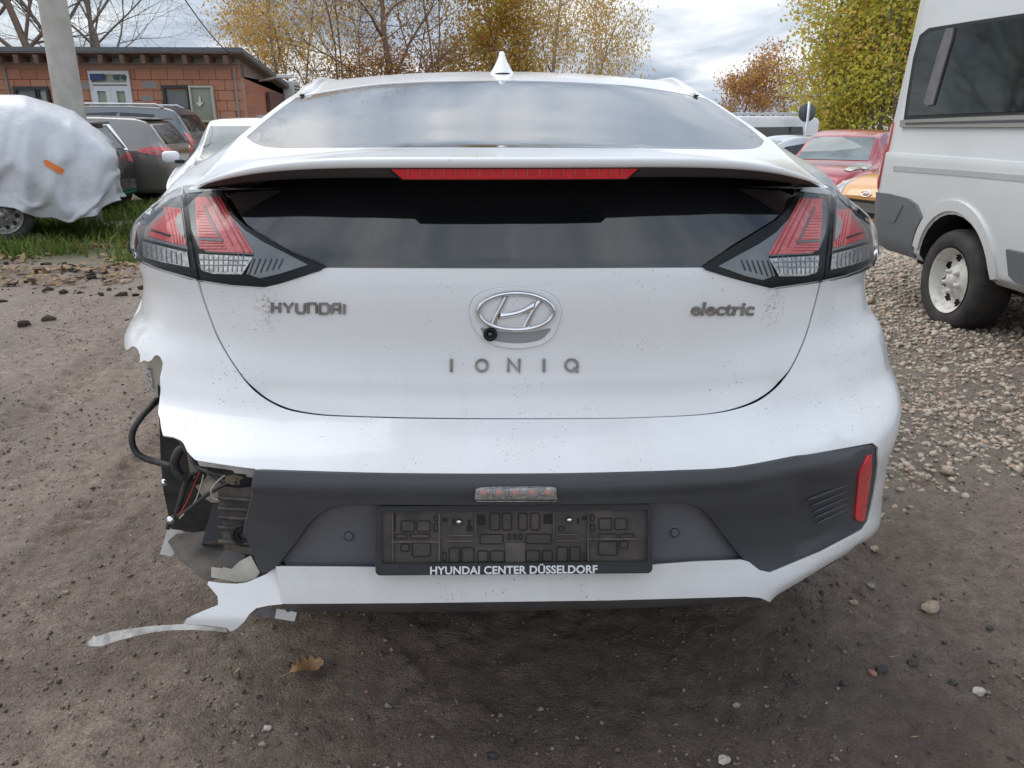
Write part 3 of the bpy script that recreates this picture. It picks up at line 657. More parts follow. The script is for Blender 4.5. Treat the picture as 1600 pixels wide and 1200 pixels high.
# roof: deck, edge, rafters
SL = (zr - .0); zback = zr - 1.0
XR = cor[0] + .25; Yf = YW - .55; Yb = YB + .5
def roofslab(dz0, dz1, y0, y1, x0, x1):
    zf = lambda y_: zr + (zback - zr) * (y_ - Yf) / (Yb - Yf)
    mb = MB(); vs_ = [(x_, y_, zf(y_) + dz) for dz in (dz0, dz1) for y_ in (y0, y1) for x_ in (x0, x1)]
    return mb.add(vs_, [(0, 2, 3, 1), (4, 5, 7, 6), (0, 1, 5, 4), (2, 6, 7, 3), (0, 4, 6, 2), (1, 3, 7, 5)])
roof = bpart(roofslab(-.10, 0, Yf, Yb, XL, XR), 'roof', M_ROOFE)
bpart(roofslab(-.125, -.103, Yf + .02, Yb - .02, XL, XR - .02), 'soffit', M_SOFF, roof)
for k, u in enumerate([-38, -12, 10, 38, 68, 98, 130, 166, 199, 231, 263, 294, 328, 356]):
    xx_ = BP(u + 6, 90)[0]; bpart(MB().box((xx_, YW - .24, zr - .22), (.10, .60, .18), rot=Matrix.Rotation(R(7), 3, 'X')), 'rafter', M_RAFT, roof)
bpart(MB().box(((XL + cor[0]) / 2, YW + .10, (zw + zr) / 2 - .02), (cor[0] - XL, .12, zr - zw - .16)), 'fascia_wall', M_SOFF)
tri = [(YW + .05, zr - .16), (YB, zback - .02), (YB, zw - .30), (YW + .05, zw - .30)]
bpart(MB().prism(tri, lambda u, v, d: (cor[0] - .10 + d, u, v), 0, .10), 'gable', M_SOFF)
# bits on the flank
ac = bpart(MB().box((cor[0] + .22, YW + 4.2, 2.05), (.32, .85, .62), bev=.03), 'air_conditioner', mat('cream_metal', (.55, .55, .52), .5))
for k in range(5): bpart(MB().box((cor[0] + .385, YW + 4.2, 1.86 + .09 * k), (.012, .7, .035)), 'grille_slat', M_DFR, ac)
gd = bpart(MB().box((cor[0] + .04, YW + 2.6, .75), (.08, 3.2, 1.3)), 'white_side_door', M_WFR)
bpart(MB().box((cor[0] + .09, YW + 2.6, .72), (.04, 2.8, 1.1)), 'door_panel', mat('pale_grey_panel', (.5, .51, .52), .5), gd)
bpart(MB().tube([(cor[0], YW + 1.6, 2.25), (cor[0] + .6, YW + 1.6, 2.35)], .03, 8), 'lamp_arm', M_CONC); bpart(MB().box((cor[0] + .65, YW + 1.6, 2.36), (.35, .18, .09), bev=.02), 'outside_lamp', M_WFR)
bpart(MB().box((cor[0] + .06, YW + 3.2, 1.75), (.08, 2.2, .5)), 'dark_brick_patch', mat('dark_old_brick', (.10, .06, .05), .9, c2=(.18, .09, .07), nscale=9))
for u in (366, 8):
    p = BP(u, 104); bpart(MB().tube([(p[0], YW - .06, p[2]), (p[0], YW - .06, .2)], .025, 8), 'downpipe', M_CONC)
p = BP(123, 113); wl_ = bpart(MB().lathe([(.001, .12), (.05, .1), (.07, 0), (.03, -.05)], 14, Matrix.Translation((p[0], YW - .16, p[2])) @ Matrix.Rotation(R(125), 4, 'X')), 'floodlight', M_WFR)
bpart(MB().tube([(p[0], YW, p[2] - .02), (p[0], YW - .15, p[2])], .018, 6), 'floodlight_arm', M_CONC, wl_)
# concrete pole in front of the workshop
pb = aty(112, 185, 9.6); pt = aty(80, -10, 9.6)
pole = thing('concrete_pole', 'tapered grey concrete pole standing behind the covered car', 'pole', (pb[0], 9.6, -.1))
w0 = 40 / F * 10.3 / 2
ax = np.array([pt[0] - pb[0], 0, pt[2] - pb[2]]); ax /= ax[2]; base_ = np.array([pb[0], 9.6, pb[2]]) - ax * (pb[2] + .1)
MB().tube([base_ + ax * t_ for t_ in np.linspace(0, 9, 14)], list(np.linspace(w0 * 1.08, w0 * .72, 14)), 28).build('pole_shaft', mat('pole_concrete', (.46, .43, .39), .85, c2=(.36, .34, .30), nscale=5, bump=.2, bscale=40), pole, True, True)
MB().tube([base_ + ax * 9, base_ + ax * 9.06], [w0 * .76, w0 * .76], 28).build('pole_cap', M_CONC, pole, True, True)
# overhead cable sagging to the roof corner
A_ = aty(270, -30, 13); B_ = BP(362, 86, .2); Cc = [A_ + (B_ - A_) * t_ - np.array([0, 0, .5 * 4 * t_ * (1 - t_) * .25]) for t_ in np.linspace(-.8, 1, 24)]
cb = MB().tube(Cc, .011, 6).build('overhead_cable', M_DFR, None, True); tag(cb, 'thin dark cable running down through the sky to the workshop roof', 'cable')

# ================================================================== trees
def leaf_mesh(name, C_, size, m, seed, droop=0.):
    rs = np.random.RandomState(seed); n = len(C_); A = rs.randn(n, 3); A /= np.linalg.norm(A, axis=1)[:, None]; B = np.cross(A, rs.randn(n, 3)); B /= np.linalg.norm(B, axis=1)[:, None]
    if droop: A[:, 2] = -np.abs(A[:, 2]) - droop; A /= np.linalg.norm(A, axis=1)[:, None]
    s = (size * (.55 + .9 * rs.rand(n)))[:, None]
    Vv = np.stack([C_ - A * s, C_ - B * s * .6, C_ + A * s, C_ + B * s * .6], 1).reshape(-1, 3)
    return raw_mesh(name, Vv, np.arange(4 * n).reshape(-1, 4), m)
BARK = {'grey': mat('grey_bark', (.26, .22, .19), .9, c2=(.18, .15, .13), nscale=12), 'brown': mat('brown_bark', (.20, .14, .105), .9, c2=(.28, .20, .155), nscale=12), 'birch': mat('birch_bark', (.42, .40, .37), .8, c2=(.08, .07, .065), nscale=9, lo=.5, hi=.62)}
LEAFM = {'yellow': island_mat('yellow_birch_leaves', [(0.78, 0.5, 0.1), (0.85, 0.6, 0.18), (0.7, 0.42, 0.12), (0.82, 0.58, 0.24), (0.74, 0.5, 0.14)], .6, .2, .5),
         'orange': island_mat('orange_autumn_leaves', [(0.62, 0.3, 0.06), (0.74, 0.42, 0.1), (0.7, 0.46, 0.14), (0.52, 0.24, 0.06), (0.6, 0.44, 0.14)], .6, .2, .5),
         'rust': island_mat('rust_brown_leaves', [(0.36, 0.19, 0.11), (0.46, 0.25, 0.14), (0.3, 0.16, 0.1), (0.5, 0.32, 0.2), (0.42, 0.24, 0.14)], .7, .2, .45),
         'olive': island_mat('yellow_green_leaves', [(.42,.50,.08),(.62,.62,.10),(.80,.70,.12),(.50,.55,.09),(.70,.62,.12),(.34,.43,.08)], .6, .2, .5),
         'straw': island_mat('straw_birch_leaves', [(0.72, 0.54, 0.24), (0.6, 0.46, 0.2), (0.8, 0.56, 0.2), (0.56, 0.48, 0.22), (0.7, 0.46, 0.16)], .6, .2, .5)}
def tree(kind, label, px_, Y, h, seed, bark, leaf, nleaf, lsize, spread=.5, lean=0, levels=4, first=.25, droop=0., upright=.5, rad=None, group='trees beyond the yard', stems=1, nb=6, fog=.35, cat='tree', wide=1.0):
    rng = random.Random(seed); b0 = aty(px_, 190, Y); z0 = float(gz_big(np.array(b0[0]), np.array(Y))) - .15; base = Vector((b0[0], Y, z0))
    t = thing(kind, label, cat, base, group=group); wood = MB(); tips = []
    rad = rad or h * .013
    def grow_(p, d, L, r, lv):
        n = 5 if lv < 2 else 3; path = [p.copy()]; rs_ = [r]; q = p.copy(); dd = d.copy()
        for i in range(n):
            jit = Vector((rng.gauss(0, 1), rng.gauss(0, 1), rng.gauss(0, .6))) * (.10 + .05 * lv)
            dd = (dd + jit + Vector((0, 0, .10 * upright - (droop * .28 if lv >= 2 else 0)))).normalized()
            q = q + dd * (L / n); path.append(q.copy()); rs_.append(max(.004, r * (1 - .75 * (i + 1) / n)))
            if lv >= levels - 2: tips.append((q.copy(), lv))
        wood.tube(path, rs_, 6 if lv < 1 else (4 if lv < 3 else 3), cap=False)
        if lv >= levels - 1: return
        k = nb + (2 if lv == 0 else 0) - (lv >= 2)
        for j in range(k):
            f = (first if lv == 0 else .25) + (1 - (first if lv == 0 else .25)) * (j + rng.random() * .8) / k; f = min(f, .98)
            i = min(int(f * n), n - 1); a = path[i].lerp(path[i + 1], f * n - i); az_ = j * 2.4 + rng.random() * 1.2
            ax_ = (path[i + 1] - path[i]).normalized(); o = ax_.orthogonal().normalized(); o = Matrix.Rotation(az_, 3, ax_) @ o
            ang = (spread + .25 * rng.random()) * (1.0 if lv else 1.15)
            nd = (ax_ * math.cos(ang) + o * math.sin(ang)).normalized()
            grow_(a, nd, L * (wide if lv == 0 else 1) * (.50 + .2 * rng.random()) * (1.0 - .35 * f if lv == 0 else 1), rs_[i] * .52, lv + 1)
    for s_ in range(stems):
        a = rng.random() * 6.28; d0 = Vector((lean + (.10 * math.cos(a) if stems > 1 else 0), .10 * math.sin(a) if stems > 1 else 0, 1)).normalized()
        grow_(base + Vector((.3 * math.cos(a), .3 * math.sin(a), 0)) * (stems > 1), d0, h * (.92 + .1 * rng.random()), rad * (1 if stems == 1 else .75), 0)
    w = wood.build('trunk', BARK[bark], t, True, True, fix=False)
    if nleaf:
        rs = np.random.RandomState(seed); T_ = np.array([p[0][:] for p in tips]); T_ = T_[T_[:, 2] > z0 + h * first * .5]; i = rs.randint(0, len(T_), nleaf); clump = rs.rand(len(T_)) ** .7; i = i[rs.rand(nleaf) < .25 + .75 * clump[i]]
        C_ = T_[i] + rs.randn(len(i), 3) * fog * [1, 1, .8] - np.abs(rs.randn(len(i), 1)) * [0, 0, .5] * droop
        parts = leaf if isinstance(leaf, (list, tuple)) else [leaf]; ch = rs.randint(0, len(parts), len(C_))
        for k, l in enumerate(parts):
            o = leaf_mesh('crown', C_[ch == k], lsize, LEAFM[l], seed + k, droop * .5); o.parent = t; o.matrix_parent_inverse = pinv(t)
    return t
G1 = 'bare trees behind the workshop'; G2 = 'autumn trees behind the white car'; G3 = 'yellow green trees behind the camper van'; G4 = 'far trees on the horizon'
tree('bare_tree', 'leafless tree with dark trunk at the far left edge behind the workshop', 12, 27, 10, 1, 'brown', None, 0, 0, .55, first=.2, group=G1, nb=6, levels=5, rad=.20)
tree('bare_tree', 'leafless tree right behind the concrete pole', 70, 26, 9.5, 2, 'brown', None, 0, 0, .55, first=.2, group=G1, nb=6, levels=5, rad=.17)
tree('bare_tree', 'leafless tree just right of the concrete pole behind the workshop', 118, 27, 10, 3, 'grey', None, 0, 0, .5, first=.2, group=G1, nb=6, levels=5, rad=.17)
tree('bare_tree', 'slim leafless tree above the workshop door', 158, 29, 9.5, 4, 'grey', None, 0, 0, .5, first=.25, group=G1, nb=6, levels=5, rad=.14)
tree('bare_tree', 'rightmost leafless tree behind the workshop reaching over bright sky', 190, 28, 9, 5, 'grey', None, 0, 0, .6, first=.3, group=G1, nb=6, levels=5, rad=.12)
tree('birch_tree', 'slender yellow birch at the right end of the workshop', 428, 33, 8.4, 11, 'birch', 'yellow', 13520, 0.056, .42, first=.18, droop=.5, group=G2, wide=.55, rad=.11)
tree('birch_tree', 'yellow birch with thin white stems left of the tall bare tree', 478, 36, 8.4, 12, 'birch', ['yellow', 'straw'], 12480, 0.056, .42, first=.2, droop=.5, group=G2, wide=.6, stems=2, rad=.11)
tree('young_tree', 'sparse reddish tree between the yellow birches and the tall bare tree', 545, 36, 8.4, 13, 'grey', ['straw', 'rust'], 6760, 0.053, .45, first=.15, group=G2, stems=2, rad=.10)
tree('oak_tree', 'tall thinly leaved brown tree in the middle behind the roof', 628, 34, 8.4, 14, 'brown', ['rust', 'straw'], 9360, 0.056, .62, first=.18, group=G2, nb=7, rad=.22, upright=.35)
tree('shrub', 'low rust brown bush under the tall tree behind the roof', 570, 33, 3.4, 15, 'brown', ['rust', 'orange'], 8320, 0.056, .7, first=.1, group=G2, stems=3, rad=.06, cat='bush')
tree('shrub', 'low brown bush right of the tall tree behind the roof', 665, 33, 3.8, 16, 'brown', ['rust'], 6760, 0.056, .7, first=.1, group=G2, stems=3, rad=.06, cat='bush')
tree('bare_tree', 'thin nearly bare tree between the tall brown tree and the orange tree', 700, 37, 8.4, 17, 'grey', ['straw'], 1300, 0.053, .45, first=.15, group=G2, stems=2, rad=.10)
tree('maple_tree', 'dense orange tree behind the roof aerial', 775, 36, 8.4, 18, 'brown', ['orange', 'orange', 'olive'], 39000, 0.066, .42, first=.12, group=G2, wide=.6, nb=8, rad=.14, fog=.30)
tree('birch_tree', 'drooping straw coloured birch right of the aerial', 865, 36, 8.4, 19, 'birch', ['straw', 'yellow'], 23400, 0.056, .5, first=.14, droop=1.2, group=G2, wide=.62, nb=8, rad=.13)
tree('birch_tree', 'thin birch branches at the right edge of the drooping birch', 918, 37, 6.4, 20, 'birch', ['straw'], 7800, 0.056, .5, first=.15, droop=1.2, group=G2, wide=.5, nb=6, rad=.09)
for k, (pxx, Yk, hk, lf, n_, lb) in enumerate([(1148, 88, 6.2, ['rust', 'orange'], 2600, 'small rust coloured tree farthest left on the horizon right of the roof'), (1188, 88, 6.8, ['rust', 'orange'], 3000, 'larger rust coloured round tree on the horizon'), (1222, 92, 7.0, ['rust'], 900, 'nearly bare brown tree on the horizon beside the yellow trees'), (1246, 90, 6.8, ['rust'], 700, 'bare twiggy tree on the horizon touching the yellow trees')]):
    tree('far_tree', lb, pxx + 6, Yk, hk, 30 + k, 'brown', lf, n_ * 2, .13, .6, first=.15, group=G4, rad=.12, fog=.5)
for k, (pxx, Yk, hk, n_, lb) in enumerate([(1322, 30, 6.6, 10000, 'leftmost yellow green tree beside the round sign'), (1350, 29, 8.5, 13000, 'tall yellow green tree behind the red car'), (1385, 28, 9.0, 13000, 'yellow green tree right above the red car roof'), (1420, 27, 10, 13000, 'tall yellow green tree against the rear edge of the camper van'), (1475, 29, 10, 9000, 'yellow green tree mostly hidden behind the camper van')]):
    tree('poplar_tree', lb, pxx, Yk, hk, 50 + k, 'grey', ['olive', 'olive', 'yellow'] if k != 2 else ['olive'], int(n_ * 1.7), .075, .55, first=.03, group=G3, wide=.46, nb=8, rad=.12, fog=.42, stems=2)
# ================================================================== the crashed white car
PXN = [0, .15, .3, .5, .65, .78, .88, .95, .985, 1.0, 1.0, 1.0]
PYN = [0, .002, .009, .033, .072, .14, .235, .35, .47, .62, 1.2, 4.0]
_t = np.concatenate([[0], np.cumsum(np.hypot(np.diff(np.array(PXN) * .85), np.diff(PYN)))])
_fx = smoothf(pchip(_t, PXN), 0, _t[-1], .05, 1600); _fy = smoothf(pchip(_t, PYN), 0, _t[-1], .05, 1600)
ZS = [.23, .30, .36, .43, .50, .57, .60, .64, .68, .713, .74, .78, .85, .92, .97, .995, 1.03, 1.08, 1.148, 1.22]
YC = [-.012, -.024, -.022, -.012, -.018, -.035, -.04, -.03, .02, .07, .082, .098, .105, .103, .108, .12, .136, .158, .186, .22]
YCf = smoothf(pchip(ZS, YC), .23, 1.22, .012)
WZ = [.23, .30, .38, .46, .54, .62, .70, .78, .84, .88, .92, .97, 1.02, 1.07, 1.12, 1.17, 1.22]
WW = [.80, .9367, .9403, .9388, .9317, .936, .951, .9400, .8949, .8814, .8731, .8893, .8847, .8268, .7551, .67, .6]
Wf = smoothf(pchip(WZ, WW), .23, 1.22, .02)
def s1(a, z):
    a = np.asarray(a, float); z = np.asarray(z, float); t = np.abs(a)
    return np.stack([np.sign(a) * Wf(z) * _fx(t), YCf(z) + _fy(t), z + 0 * a], -1)
S1 = Sheet(s1, (-1.7, 1.7), (.232, 1.218), 341, 250)

def chrome_paint():
    pass
# white paint with road film: beige veil low on the tailgate, dark specks, dried streaks
def paint_white():
    m = bpy.data.materials.new('white_paint'); m.use_nodes = True; t = m.node_tree; b = t.nodes['Principled BSDF']
    b.inputs['Roughness'].default_value = .28; b.inputs['Coat Weight'].default_value = .6; b.inputs['Coat Roughness'].default_value = .05; b.inputs['Specular IOR Level'].default_value = .35
    tcn = t.nodes.new('ShaderNodeTexCoord')
    def nz(scale, det, lo, hi, vec=None, rough=.6):
        n = t.nodes.new('ShaderNodeTexNoise'); n.inputs['Scale'].default_value = scale; n.inputs['Detail'].default_value = det
        n.inputs['Roughness'].default_value = rough
        t.links.new(vec if vec else tcn.outputs['Object'], n.inputs['Vector'])
        r = t.nodes.new('ShaderNodeMapRange'); t.links.new(n.outputs[0], r.inputs[0])
        r.inputs['From Min'].default_value = lo; r.inputs['From Max'].default_value = hi; return r.outputs[0]
    mp = t.nodes.new('ShaderNodeMapping'); t.links.new(tcn.outputs['Object'], mp.inputs[0]); mp.inputs['Scale'].default_value = (26, 1, 1.6)
    film = nz(3.2, 6, .40, .75); streak = nz(1.0, 5, .52, .80, mp.outputs[0])
    # film gathers on the upright tail, least on the swept upper faces
    geo = t.nodes.new('ShaderNodeSeparateXYZ'); t.links.new(tcn.outputs['Object'], geo.inputs[0])
    hz = t.nodes.new('ShaderNodeMapRange'); t.links.new(geo.outputs[2], hz.inputs[0])
    hz.inputs['From Min'].default_value = 1.05; hz.inputs['From Max'].default_value = .6; hz.clamp = True
    def mul(a, b_):
        q = t.nodes.new('ShaderNodeMath'); q.operation = 'MULTIPLY'; t.links.new(a, q.inputs[0])
        if isinstance(b_, float): q.inputs[1].default_value = b_
        else: t.links.new(b_, q.inputs[1])
        return q.outputs[0]
    def mix(fac, a, col):
        q = t.nodes.new('ShaderNodeMix'); q.data_type = 'RGBA'; t.links.new(fac, q.inputs['Factor'])
        if isinstance(a, tuple): q.inputs['A'].default_value = (*a, 1)
        else: t.links.new(a, q.inputs['A'])
        q.inputs['B'].default_value = (*col, 1); return q.outputs['Result']
    c = mix(mul(mul(film, hz.outputs[0]), .30), (.815, .82, .825), (.55, .50, .45))
    c = mix(mul(mul(streak, hz.outputs[0]), .10), c, (.48, .44, .40))
    sp1 = nz(190, 2, .665, .71); sp2 = nz(5, 3, .46, .60)
    c = mix(mul(mul(sp1, sp2), .8), c, (.16, .13, .11))
    # grime washed down from the inner tips of the lamps
    for (pu, pv) in ((416, 480), (1207, 476)):
        q0 = S1.at(S1.uv([(pu, pv)]))[0]; vd = t.nodes.new('ShaderNodeVectorMath'); vd.operation = 'SUBTRACT'; t.links.new(tcn.outputs['Object'], vd.inputs[0]); vd.inputs[1].default_value = tuple(q0)
        vm = t.nodes.new('ShaderNodeVectorMath'); vm.operation = 'MULTIPLY'; t.links.new(vd.outputs[0], vm.inputs[0]); vm.inputs[1].default_value = (1 / .035, 0, 1 / .055)
        vl = t.nodes.new('ShaderNodeVectorMath'); vl.operation = 'LENGTH'; t.links.new(vm.outputs[0], vl.inputs[0])
        fo_ = t.nodes.new('ShaderNodeMapRange'); t.links.new(vl.outputs['Value'], fo_.inputs[0]); fo_.inputs['From Min'].default_value = 1.0; fo_.inputs['From Max'].default_value = .1
        c = mix(mul(mul(fo_.outputs[0], nz(150, 4, .48, .66)), .75), c, (.20, .15, .11))
    t.links.new(c, b.inputs['Base Color'])
    rr = t.nodes.new('ShaderNodeMapRange'); t.links.new(film, rr.inputs[0]); rr.inputs['To Min'].default_value = .02; rr.inputs['To Max'].default_value = .09
    t.links.new(rr.outputs[0], b.inputs['Coat Roughness'])
    return m
M_WHITE = paint_white()
M_BLACKG = mat('gloss_black_trim', (.008, .009, .010), .3, spec=.25)
M_BPL = mat('dark_grey_bumper_plastic', (.058, .060, .067), .44, c2=(.072, .073, .078), nscale=9, bump=.10, bscale=900, bdet=2, spec=.45, rough2=.55)
M_RECESS = mat('satin_grey_panel', (.13, .135, .15), .42, c2=(.15, .152, .163), nscale=7, bump=.06, bscale=700, bdet=2)
M_BLK = mat('matt_black', (.012, .012, .013), .7)
M_UND = mat('underbody_black', (.010, .010, .010), .85, c2=(.03, .027, .024), nscale=12)
M_RGLASS = mat('tinted_rear_glass', (.006, .007, .009), .03, spec=1.0, c2=(.010, .011, .013), nscale=3)
M_RGLASS2 = mat('rear_glass_with_road_film', (.075, .082, .092), .035, spec=1.0, c2=(.11, .117, .128), nscale=2.2, ndet=4, lo=.35, hi=.7, rough2=.05)
M_RGLASS2.node_tree.nodes['Principled BSDF'].inputs['IOR'].default_value = 1.75
M_RED = mat('red_reflector', (.62, .008, .022), .22, coat=1, c2=(.75, .02, .03), nscale=60)
M_REDL = mat('red_lamp_plastic', (.66, .10, .10), .3, coat=.6, c2=(.74, .20, .19), nscale=90, ndet=2)
M_REDD = mat('deep_red_lamp_plastic', (.45, .03, .04), .3, coat=.8, c2=(.52, .06, .065), nscale=120, ndet=2)
M_LGREY = mat('grey_lamp_reflector', (.17, .18, .185), .25, metal=.35, c2=(.23, .24, .245), nscale=14)
M_LPALE = mat('pale_lamp_plastic', (.36, .39, .38), .3, metal=.2, c2=(.27, .30, .29), nscale=18)
M_SILV = mat('silver_reflector', (.60, .59, .58), .22, metal=.7, c2=(.30, .29, .285), nscale=130, ndet=2)
M_ORANGE = mat('amber_lamp_plastic', (.50, .09, .04), .3, coat=.8)
M_LDARK = mat('dark_lamp_fin', (.09, .095, .10), .35)
M_LENS = glassmat('clear_lamp_lens', (.95, .955, .955), 1.15, .03)
M_CHROME = mat('chrome', (.82, .83, .85), .09, metal=1, c2=(.66, .66, .68), nscale=30)
M_BADGE = mat('dull_badge_metal', (.40, .39, .38), .34, metal=.75, c2=(.22, .21, .20), nscale=70)
M_CREAM = mat('primer_cream_panel', (.62, .59, .49), .5, c2=(.45, .41, .33), nscale=14)
M_HOSE = mat('rubber_hose', (.022, .022, .023), .55, c2=(.06, .055, .05), nscale=40)
M_DUSTY = mat('dusty_black_plastic', (.03, .029, .028), .7, c2=(.17, .14, .115), nscale=9, lo=.42, hi=.72)
M_PLATE = mat('dusty_plate_holder', (.050, .045, .041), .66, c2=(.11, .092, .077), nscale=16, lo=.38, hi=.78, bump=.15, bscale=300)
M_PLDUST = mat('dusty_plate_ridge', (.075, .066, .058), .75, c2=(.17, .145, .12), nscale=22, lo=.35, hi=.75)
M_PFRAME = mat('black_plate_frame', (.022, .024, .028), .38, c2=(.035, .036, .04), nscale=20, rough2=.5)
M_WTXT = mat('white_print', (.75, .76, .78), .5)
M_SPUND = mat('spoiler_underside_plastic', (.035, .027, .024), .6)
M_TYRE = mat('tyre_rubber', (.022, .022, .023), .75, c2=(.05, .046, .042), nscale=10, bump=.2, bscale=80)

car = thing('crashed_car', 'white hatchback with the left corner of its rear bumper torn away', 'car', (0, 1.9, 0))
def pn(name, loop, m, parent=car, sh=S1, **k): return panel(name, sh, loop, m, parent, **k)
def px(pts, step=7, closed=True, sh=S1): return sh.uv(densify(pts, step, closed))

# ---- outlines seen in the photograph
seam = [(309, 439), (315, 462), (327, 497), (342, 533), (367, 574), (397, 611), (438, 636), (489, 647), (560, 651), (680, 653.5), (800, 654), (920, 653.5), (1000, 652), (1101, 647), (1162, 635.5), (1203, 615), (1233, 582), (1258, 531), (1273, 481), (1283, 441)]
def shift_seam(d):
    P_ = catmull(seam, 5); T_ = np.gradient(P_, axis=0); T_ /= np.linalg.norm(T_, axis=1)[:, None]
    return P_ + d * np.stack([T_[:, 1], -T_[:, 0]], 1)
sm_in, sm_out = shift_seam(2.5), shift_seam(-1.2)
# tailgate
tg = list(map(tuple, sm_in[::-1])) + [(314, 439), (361, 446.5), (413, 450), (438, 444.5), (501, 425.5), (509, 420)] + [(650, 420.5), (800, 421), (950, 420.5), (1097, 420), (1101, 424), (1163, 441.5), (1204, 451.5), (1278, 441)]
def tg_disp(VV):
    a, z = VV[:, 0], VV[:, 1]
    lo = .760 + .02 * np.abs(a) ** 2                      # pressed step along the lower edge
    return -.008 / (1 + np.exp((z - lo) / .0035)) + .004 * np.exp(-((z - .985) / .012) ** 2)
tailgate = pn('tailgate', px(tg, 9), M_WHITE, sp=.016, disp=tg_disp, flange=.02)
# bumper skin: one white moulding round the dark insert, torn off along the left
def edge_uv(a, z): return np.array([[a, z]])
ins_bot = [(431, 886.5), (520, 887), (588, 888), (800, 887), (1018, 884), (1085, 879), (1159, 876), (1170, 879), (1187, 892), (1204, 896), (1283, 863), (1348, 829), (1358, 815), (1366, 776), (1372.5, 725), (1373, 699), (1364, 691.5)]
ins_top = [(1255, 711), (1147, 730.5), (1060, 735.5), (1000, 737.5), (900, 740), (800, 741), (700, 741), (600, 740), (500, 737.5), (400, 734)]
torn = [(399, 732), (375, 729), (340, 724), (309, 719), (304, 717), (299, 712), (293, 705), (287, 692), (282, 687), (270, 682), (255, 680), (252, 668), (250, 653), (247, 645), (248, 635), (251, 610), (250, 590), (253, 577), (254.5, 567), (250, 557), (245, 554), (241, 556), (237, 562), (232, 565), (226, 563), (220, 567), (221, 556), (219, 548), (215, 543), (208, 541), (202, 545), (197, 547), (194, 540)]
up_right = np.concatenate([px(sm_out, 8, False), px([(1287, 439), (1320, 432), (1344, 424), (1356, 416)], 7, False),
                           np.array([[1.04, .942], [1.13, .94], [1.16, .86], [1.16, .6], [1.14, .42], [1.10, .335], [1.0, .31], [.9, .30]]),
                           px([(1343, 855), (1333, 870), (1290, 896), (1240, 926), (1207, 944.5), (1198, 938.5), (1187, 934), (1165, 932), (1100, 934), (950, 938), (800, 940), (650, 942), (520, 943), (440, 943.5)], 8, False),
                           px(ins_bot, 7, False), px(catmull(ins_top, 3), 9, False), px(torn, 4, False)])
zt = S1.uv([(194, 540)])[0]
left_ext = np.array([[-1.0, zt[1] + .004], [-1.04, .80], [-1.05, .88], [-1.03, .942]])
lamp_bl = px([(222, 409), (240, 418), (257, 423.5), (285, 431.5), (305, 437.5)], 7, False)
bump_loop = np.concatenate([up_right, left_ext, lamp_bl])
def bmp_disp(VV):
    a, z = VV[:, 0], VV[:, 1]
    # character line that runs down the corner, and the fold of the lower corner
    q = (np.abs(a) - (.74 + .55 * (.86 - z)))
    P_ = proj(s1(a, z)); X_, Y_ = P_[:, 0], P_[:, 1]
    # lower corner: the face below the fold runs in under the car
    fold = np.clip((Y_ - (930 - (X_ - 1200) * .60)) / 26, 0, 1) * np.clip((X_ - 1190) / 30, 0, 1)
    return .004 * np.exp(-(q / .045) ** 2) * np.clip((z - .62) / .14, 0, 1) * np.clip((.88 - z) / .05, 0, 1) - .022 * fold
bumper = pn('bumper_skin', bump_loop, M_WHITE, sp=.018, disp=bmp_disp, flange=.004, bevel=.0012)
# dark insert
rec_edge = catmull([(431, 885), (441, 872), (455, 855), (478, 824), (500, 803), (524, 793), (560, 790), (700, 790.5), (800, 790.5), (950, 789), (1060, 788), (1090, 793), (1108, 806), (1130, 833), (1152, 861), (1169, 879)], 4)
insert_loop = np.concatenate([px(catmull([(p[0], p[1] + 2.5) for p in ins_top[::-1]], 3), 9, False), px([(1363, 695), (1370, 700), (1370, 725), (1364, 776), (1356, 814), (1347, 827), (1282, 861), (1204, 893.5), (1188, 890), (1174, 881)], 7, False),
                              px(rec_edge[::-1], 7, False), px([(427, 888), (408, 896), (400, 880), (391, 857), (380, 835), (383, 820), (386, 810), (391, 788), (395, 770), (397, 750)], 5, False)])
def ins_disp(VV):
    P_ = proj(s1(VV[:, 0], VV[:, 1])); X_, Y_ = P_[:, 0], P_[:, 1]
    vent = np.clip((X_ - 1238) / 14, 0, 1) * np.clip((Y_ - (742 - (X_ - 1240) * .10)) / 22, 0, 1) * np.clip(((862 - (X_ - 1262) * .42) - Y_) / 9, 0, 1) * np.clip((1352 - X_) / 8, 0, 1)
    top = np.clip((Y_ - 764) / 8, 0, 1) * np.clip((1150 - X_) / 120, 0, 1)
    ctop = np.interp(X_, [400, 600, 800, 1000, 1147, 1255, 1364], [764, 768, 768, 765, 757, 738, 716])
    band = np.clip((Y_ - ctop) / 7, 0, 1)
    return -.008 * vent * np.clip((1340 - X_) / 40, 0, 1) + .007 * (1 - band) * np.clip((1330 - X_) / 60, 0, 1)
insert = pn('bumper_insert', insert_loop, M_BPL, sp=.012, off=-.003, disp=ins_disp, flange=.03, bevel=.004)
rec_loop = np.concatenate([px([(p[0], p[1] - 5) for p in rec_edge], 8, False), px([(1175, 888), (1100, 886), (1018, 890), (800, 893), (588, 894), (440, 893)], 9, False)])
recess = pn('plate_recess_panel', rec_loop, M_RECESS, off=-.024, flange=0, sp=.02)
# dark shell behind the skins
shell = np.array([(-.60, .37), (1.12, .30), (1.12, .62), (1.12, .92), (1.0, 1.03), (.75, 1.075), (.6, 1.12), (.4, 1.145), (0, 1.155), (-.4, 1.145), (-.6, 1.12), (-.75, 1.075), (-.92, 1.03), (-.82, .90), (-.72, .72), (-.62, .665), (-.46, .66), (-.44, .60), (-.44, .37)])
shell[0] = (-.42, .37)
pn('inner_shell', np.array(densify(shell, .04)), M_BLK, off=-.05, flange=0, sp=.05)

